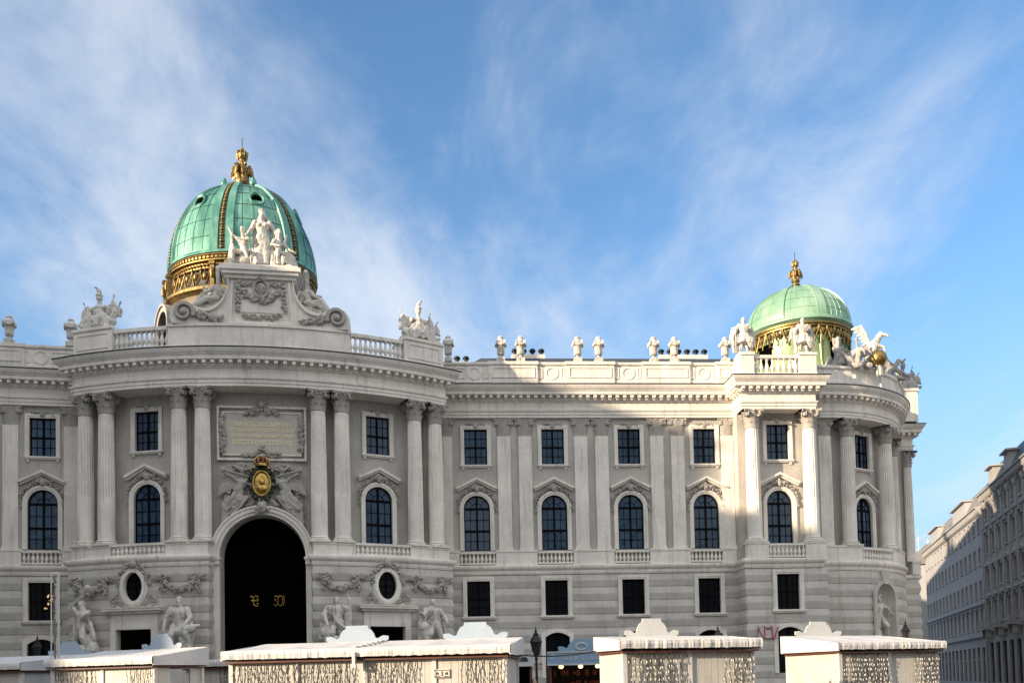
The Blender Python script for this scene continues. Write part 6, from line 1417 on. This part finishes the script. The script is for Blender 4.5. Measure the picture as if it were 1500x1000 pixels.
m.tube(pts, .014, 5); meta(obj('power_cable', m, IRON), 'black cable sagging between the long double stall and the small sunlit stall', 'cable')

# chandelier glimmering behind the lower window at the far left
m = MB(); m.M = fr(WL, -1.75, .2, 6.86); rr = random.Random(2)
for k in range(9): m.ell((rr.uniform(.1, .7), .205, rr.uniform(.9, 1.9)), (rr.uniform(.03, .09), .02, rr.uniform(.04, .14)), None, 8, 5)
LM2 = LAMPM.copy(); LM2.name = 'chandelier_glow'; LM2.node_tree.nodes['Principled BSDF'].inputs['Emission Strength'].default_value = .35; part('chandelier', m, LM2, 60)
# a passer-by far behind, only the head shows above the lower edge
pr = thing('person', 'dark haired person in a black coat walking near the lantern post', 'person', loc=(.86, 36., 0), rz=.5)
S = Sculpt(); figure(S, 1.74, None, 1.0, 'none', ftL=(-.07, -.12, .035), knL=(-.07, -.08, .28), ftR=(.07, .12, .035), knR=(.07, .02, .28), haL=(-.19, .06, .5), haR=(.19, -.10, .5))
obj('body', S.fuse('body', .018, 0, 3., 0), mat('skin', (.45, .27, .20), .6), pr, local=True)
S = Sculpt(); S.M = Matrix.Scale(1.74, 4); S.ell((0, .0, .955), (.066, .074, .062)); S.ell((0, .03, .92), (.06, .05, .07)); obj('hair', S.fuse('hair', .015, 0, 3., 0), mat('dark_hair', (.012, .009, .007), .6), pr, local=True)
S = Sculpt(); figure(S, 1.74, None, 1.22, 'none', hands=False, head=False, skirt=.28, ftL=(-.07, -.12, .06), knL=(-.07, -.08, .28), ftR=(.07, .12, .06), knR=(.07, .02, .28), haL=(-.19, .06, .52), haR=(.19, -.10, .52)); obj('coat', S.fuse('coat', .02, .004, 3., .006), mat('black_coat', (.012, .012, .015), .8), pr, local=True)

# ---------------------------------------------------------------- houses of the side street on the right
U = Vector((.287, .958)); Nn = Vector((.958, -.287))            # along the street (away), into the houses
def house(name, label, p0, L, floors, wallm, cornice_h, ground_h, bay, ww, wh, roofh, dorm, ornate, seed):
    """p0: near end of the facade line; facade looks to the left (-Nn)"""
    f = Matrix(((U.x, Nn.x, 0, p0[0]), (U.y, Nn.y, 0, p0[1]), (0, 0, 1, 0), (0, 0, 0, 1)))
    f = Matrix(((-U.x, Nn.x, 0, p0[0]+U.x*L), (-U.y, Nn.y, 0, p0[1]+U.y*L), (0, 0, 1, 0), (0, 0, 0, 1)))   # x runs left to right seen from the street
    h = thing(name, label, 'building', f, group='houses of the side street'); r = random.Random(seed)
    nb = max(2, int(L/bay)); fh = (cornice_h-ground_h)/floors
    m = MB(); seg = Line((0, 0), (1, 0), (0, 1)); ops = []
    for i in range(nb):
        for k in range(floors): ops.append(dict(c=L*(i+.5)/nb, w=ww, z0=ground_h+fh*k+fh*.28, z1=ground_h+fh*k+fh*.28+wh*(1.12 if k == 0 else 1.0 if k < floors-1 else .85), k='rect'))
        ops.append(dict(c=L*(i+.5)/nb, w=bay*.62, z0=.3, z1=ground_h*.8, k='rect'))
    wall(m, seg, 0, L, 0, cornice_h, 0, ops, None, None, .25); m.bx(0, L, .9, 14, 0, cornice_h-.2) if False else None
    m.sweep([(0, 14), (0, 0)], [(0, 0), (0, cornice_h)], caps=False); m.sweep([(L, 0), (L, 14)], [(0, 0), (0, cornice_h)], caps=False); m.sweep([(L, 14), (0, 14)], [(0, 0), (0, cornice_h)], caps=False); obj('wall', m, wallm, h, local=True)
    for q in ops:
        a, b, c, w = q['z0'], q['z1'], q['c'], q['w']
        m = MB(); m.bx(c-w/2, c+w/2, .2, .24, a, b); wd = obj('window', m, GLASSD, h, local=True); m = MB()
        m.bx(c-.04, c+.04, .14, .2, a, b); m.bx(c-w/2, c+w/2, .14, .2, a+(b-a)*.66-.04, a+(b-a)*.66+.04); obj('sash', m, FRAME if not ornate else SASH, wd, local=True)
        m = MB()
        if a > ground_h*.9:
            m.bx(c-w/2-.2, c+w/2+.2, -.14, .02, a-.2, a-.003)
            m.bx(c-w/2-.16, c-w/2-.003, -.07, .02, a, b+.15); m.bx(c+w/2+.003, c+w/2+.16, -.07, .02, a, b+.15); m.bx(c-w/2, c+w/2, -.07, .02, b+.003, b+.15)
            if ornate or a < ground_h+fh: m.bx(c-w/2-.28, c+w/2+.28, -.32, .02, b+.25, b+.42); m.prism([(c-w/2-.25, b+.42), (c+w/2+.25, b+.42), (c, b+.9)], -.25, .02) if ornate else None
            if ornate: m.bx(c-w/2-.2, c-w/2+.05, -.25, .02, b-.2, b+.25); m.bx(c+w/2-.05, c+w/2+.2, -.25, .02, b-.2, b+.25); m.ell((c, -.2, b+.62), (.3, .16, .22), None, 7, 5)
            obj('surround', m, wallm, wd, local=True)
    m = MB(); P = [(0, 0), (L, 0)]
    m.sweep(P, [(-.2, cornice_h-.1), (.0, cornice_h-.9), (.12, cornice_h-.85), (.15, cornice_h-.5), (.5, cornice_h-.4), (.55, cornice_h-.1), (.75, cornice_h), (.75, cornice_h+.12), (-.2, cornice_h+.3)])
    for z in ([ground_h, ground_h+fh] if not ornate else [ground_h, ground_h+fh*floors-fh, ground_h+fh]): m.sweep(P, [(-.1, z-.1), (.1, z-.1), (.25, z+.05), (.35, z+.1), (.35, z+.25), (-.1, z+.3)])
    n = int(L/.7)
    for i in range(n): m.box((L*(i+.5)/n, -.32, cornice_h-.52), (.28, .42, .28))
    if ornate:
        for i in range(nb+1): x = L*i/nb; m.bx(max(0, x-.3), min(L, x+.3), -.18, .02, ground_h+.3, cornice_h-.9); m.bx(max(0, x-.42), min(L, x+.42), -.3, .02, cornice_h-1.7, cornice_h-.95)
        for i in range(nb):
            c = L*(i+.5)/nb
            if i % 2 == 0:
                m.bx(c-1.3, c+1.3, -1.1, 0, ground_h+.25, ground_h+.5); m.bx(c-1.3, c+1.3, -1.1, -1.0, ground_h+1.3, ground_h+1.42)
                for q in range(10): m.lathe([(.06, 0), (.1, .3), (.05, .8)], 6, (c-1.2+2.4*q/9, -1.05, ground_h+.5))
                for s in (-1, 1): m.bx(c+s*.9-.15, c+s*.9+.15, -.8, 0, ground_h-.7, ground_h+.25)
    obj('cornice', m, wallm, h, local=True)
    m = MB(); R_ = roofh; m.add([(0, -.1, cornice_h+.25), (L, -.1, cornice_h+.25), (L, R_*.45, cornice_h+R_), (0, R_*.45, cornice_h+R_), (L, 14, cornice_h+R_*.8), (0, 14, cornice_h+R_*.8)], [(0, 1, 2, 3), (3, 2, 4, 5)])
    m.add([(0, -.1, cornice_h+.25), (0, R_*.45, cornice_h+R_), (0, 14, cornice_h+R_*.8), (0, 14, cornice_h)], [(0, 1, 2, 3)]); m.add([(L, -.1, cornice_h+.25), (L, R_*.45, cornice_h+R_), (L, 14, cornice_h+R_*.8), (L, 14, cornice_h)], [(3, 2, 1, 0)])
    rf = obj('roof', m, SLATE if ornate else mat('grey_mansard', (.20, .19, .17), .6, var=.15), h, local=True)
    for x, w_ in dorm:
        m = MB(); m.bx(x-w_/2, x+w_/2, .15, R_*.9, cornice_h+.4, cornice_h+R_*.75); m.bx(x-w_/2-.3, x+w_/2+.3, -.25, R_, cornice_h+R_*.75, cornice_h+R_*.75+.2); dm = obj('dormer', m, wallm, rf, local=True)
    m = MB()
    for i in range(3): x = L*(i+.6)/3.4; m.bx(x-.7, x+.7, 5, 6.2, cornice_h+R_*.7, cornice_h+R_+1.6)
    obj('chimney', m, wallm, rf, local=True); return h
HW1 = mat('ornate_facade', (.33, .32, .31), .9, var=.12, vscale=.5, streak=.35, dirt=(.2, .19, .17)); HW2 = mat('plain_facade', (.36, .36, .365), .9, var=.08, vscale=.4, streak=.25, dirt=(.3, .28, .26))
house('corner_house', 'ornate stone house with heavy cornice and balconies at the right edge of the photo', (50.4, 80), 32.5, 4, HW1, 23.6, 6.5, 3.2, 1.25, 2.4, 3.6, ((4, 2.4), (12, 2.4)), True, 1)
house('plain_house', 'long pale house with plain windows and flat dormers further down the side street', (60.4, 113), 45, 4, HW2, 22.6, 6.0, 3.0, 1.2, 2.1, 3.6, ((9, 8), (30, 9)), False, 2)
house('far_house', 'distant sunlit house at the end of the side street beside the rounded corner', (77.2, 168), 40, 4, HW2, 22, 5.5, 3.2, 1.2, 2.0, 4.0, (), False, 3)
t = thing('scaffold_tower', 'faint scaffolding tower far behind at the end of the side street', 'scaffolding', loc=(118, 255, 0)); m = MB()
for x in (0, 5): 
    for y in (0, 5): m.tube([(x, y, 0), (x, y, 41)], .12, 5)
for k in range(14):
    z = 3*k+1; m.tube([(0, 0, z), (5, 0, z), (5, 5, z), (0, 5, z), (0, 0, z)], .09, 4); m.tube([(0, 0, z), (5, 0, z+3)], .07, 4); m.tube([(0, 5, z), (0, 0, z+3)], .07, 4)
obj('lattice', m, mat('pale_scaffold', (.55, .58, .62), .6), t, local=True)

# ---------------------------------------------------------------- houses across the square on the left (they throw the shade over the palace)
def block_house(name, label, x, y, rot, L, h, roof, seed, D=18.):
    """plain town house; local x along the front, front faces -y before rotation"""
    t = thing(name, label, 'building', Matrix.Translation((x, y, 0)) @ Matrix.Rotation(radians(rot), 4, 'Z'), group='town houses round the square'); m = MB()
    seg = Line((0, 0), (1, 0), (0, 1)); ops = []; nb = max(1, int(L/3.4)); nf = max(2, int((h-4)/4.6))
    for i in range(nb):
        for k in range(nf): ops.append(dict(c=L*(i+.5)/nb, w=1.3, z0=5.4+4.6*k, z1=5.4+4.6*k+2.5, k='rect'))
    wall(m, seg, 0, L, 0, h, 0, ops, None, None, .3); m.sweep([(L, 0), (L, D), (0, D), (0, 0)], [(0, 0), (0, h)], caps=False); m.add([(0, 0, h), (L, 0, h), (L, D, h), (0, D, h)], [(0, 1, 2, 3)])
    obj('wall', m, HW2, t, local=True)
    for q in ops: m = MB(); m.bx(q['c']-.65, q['c']+.65, .26, .3, q['z0'], q['z1']); obj('window', m, GLASSD, t, local=True)
    m = MB(); m.sweep([(0, D), (0, 0), (L, 0), (L, D)], [(0, h-.8), (.3, h-.6), (.5, h-.2), (.5, h+.1), (-.1, h+.2)]); obj('cornice', m, HW2, t, local=True)
    if roof:
        m = MB(); m.add([(-.3, -.3, h+.15), (L+.3, -.3, h+.15), (L+.3, D+.3, h+.15), (-.3, D+.3, h+.15), (roof, D/2, h+roof), (L-roof, D/2, h+roof)], [(0, 1, 5, 4), (1, 2, 5), (2, 3, 4, 5), (3, 0, 4)]); obj('roof', m, SLATE, t, local=True)
    return t
bpy.data.scenes.remove(TMP)
block_house('town_house', 'tall pale town house across the square left of the palace', -45, 36.05, 90, 16.4, 39.9, 0, 1)
block_house('town_house', 'lower pale town house in the middle of the row across the square', -45, 27.05, 90, 8.95, 34.4, 0, 2)
block_house('town_house', 'lowest pale town house at the far end of the row across the square', -45, 52.5, 90, 6.8, 31.0, 0, 3)
block_house('town_house', 'long low town house beside the open street across the square', -45, 1.3, 90, 25.7, 20., 0, 4)
block_house('town_house', 'slate roofed town house behind the viewer, left of the street mouth', 4, -24, 180, 44, 21., 5, 5)
block_house('town_house', 'slate roofed town house behind the viewer, right of the street mouth', 62, -24, 180, 46, 22., 5, 6)
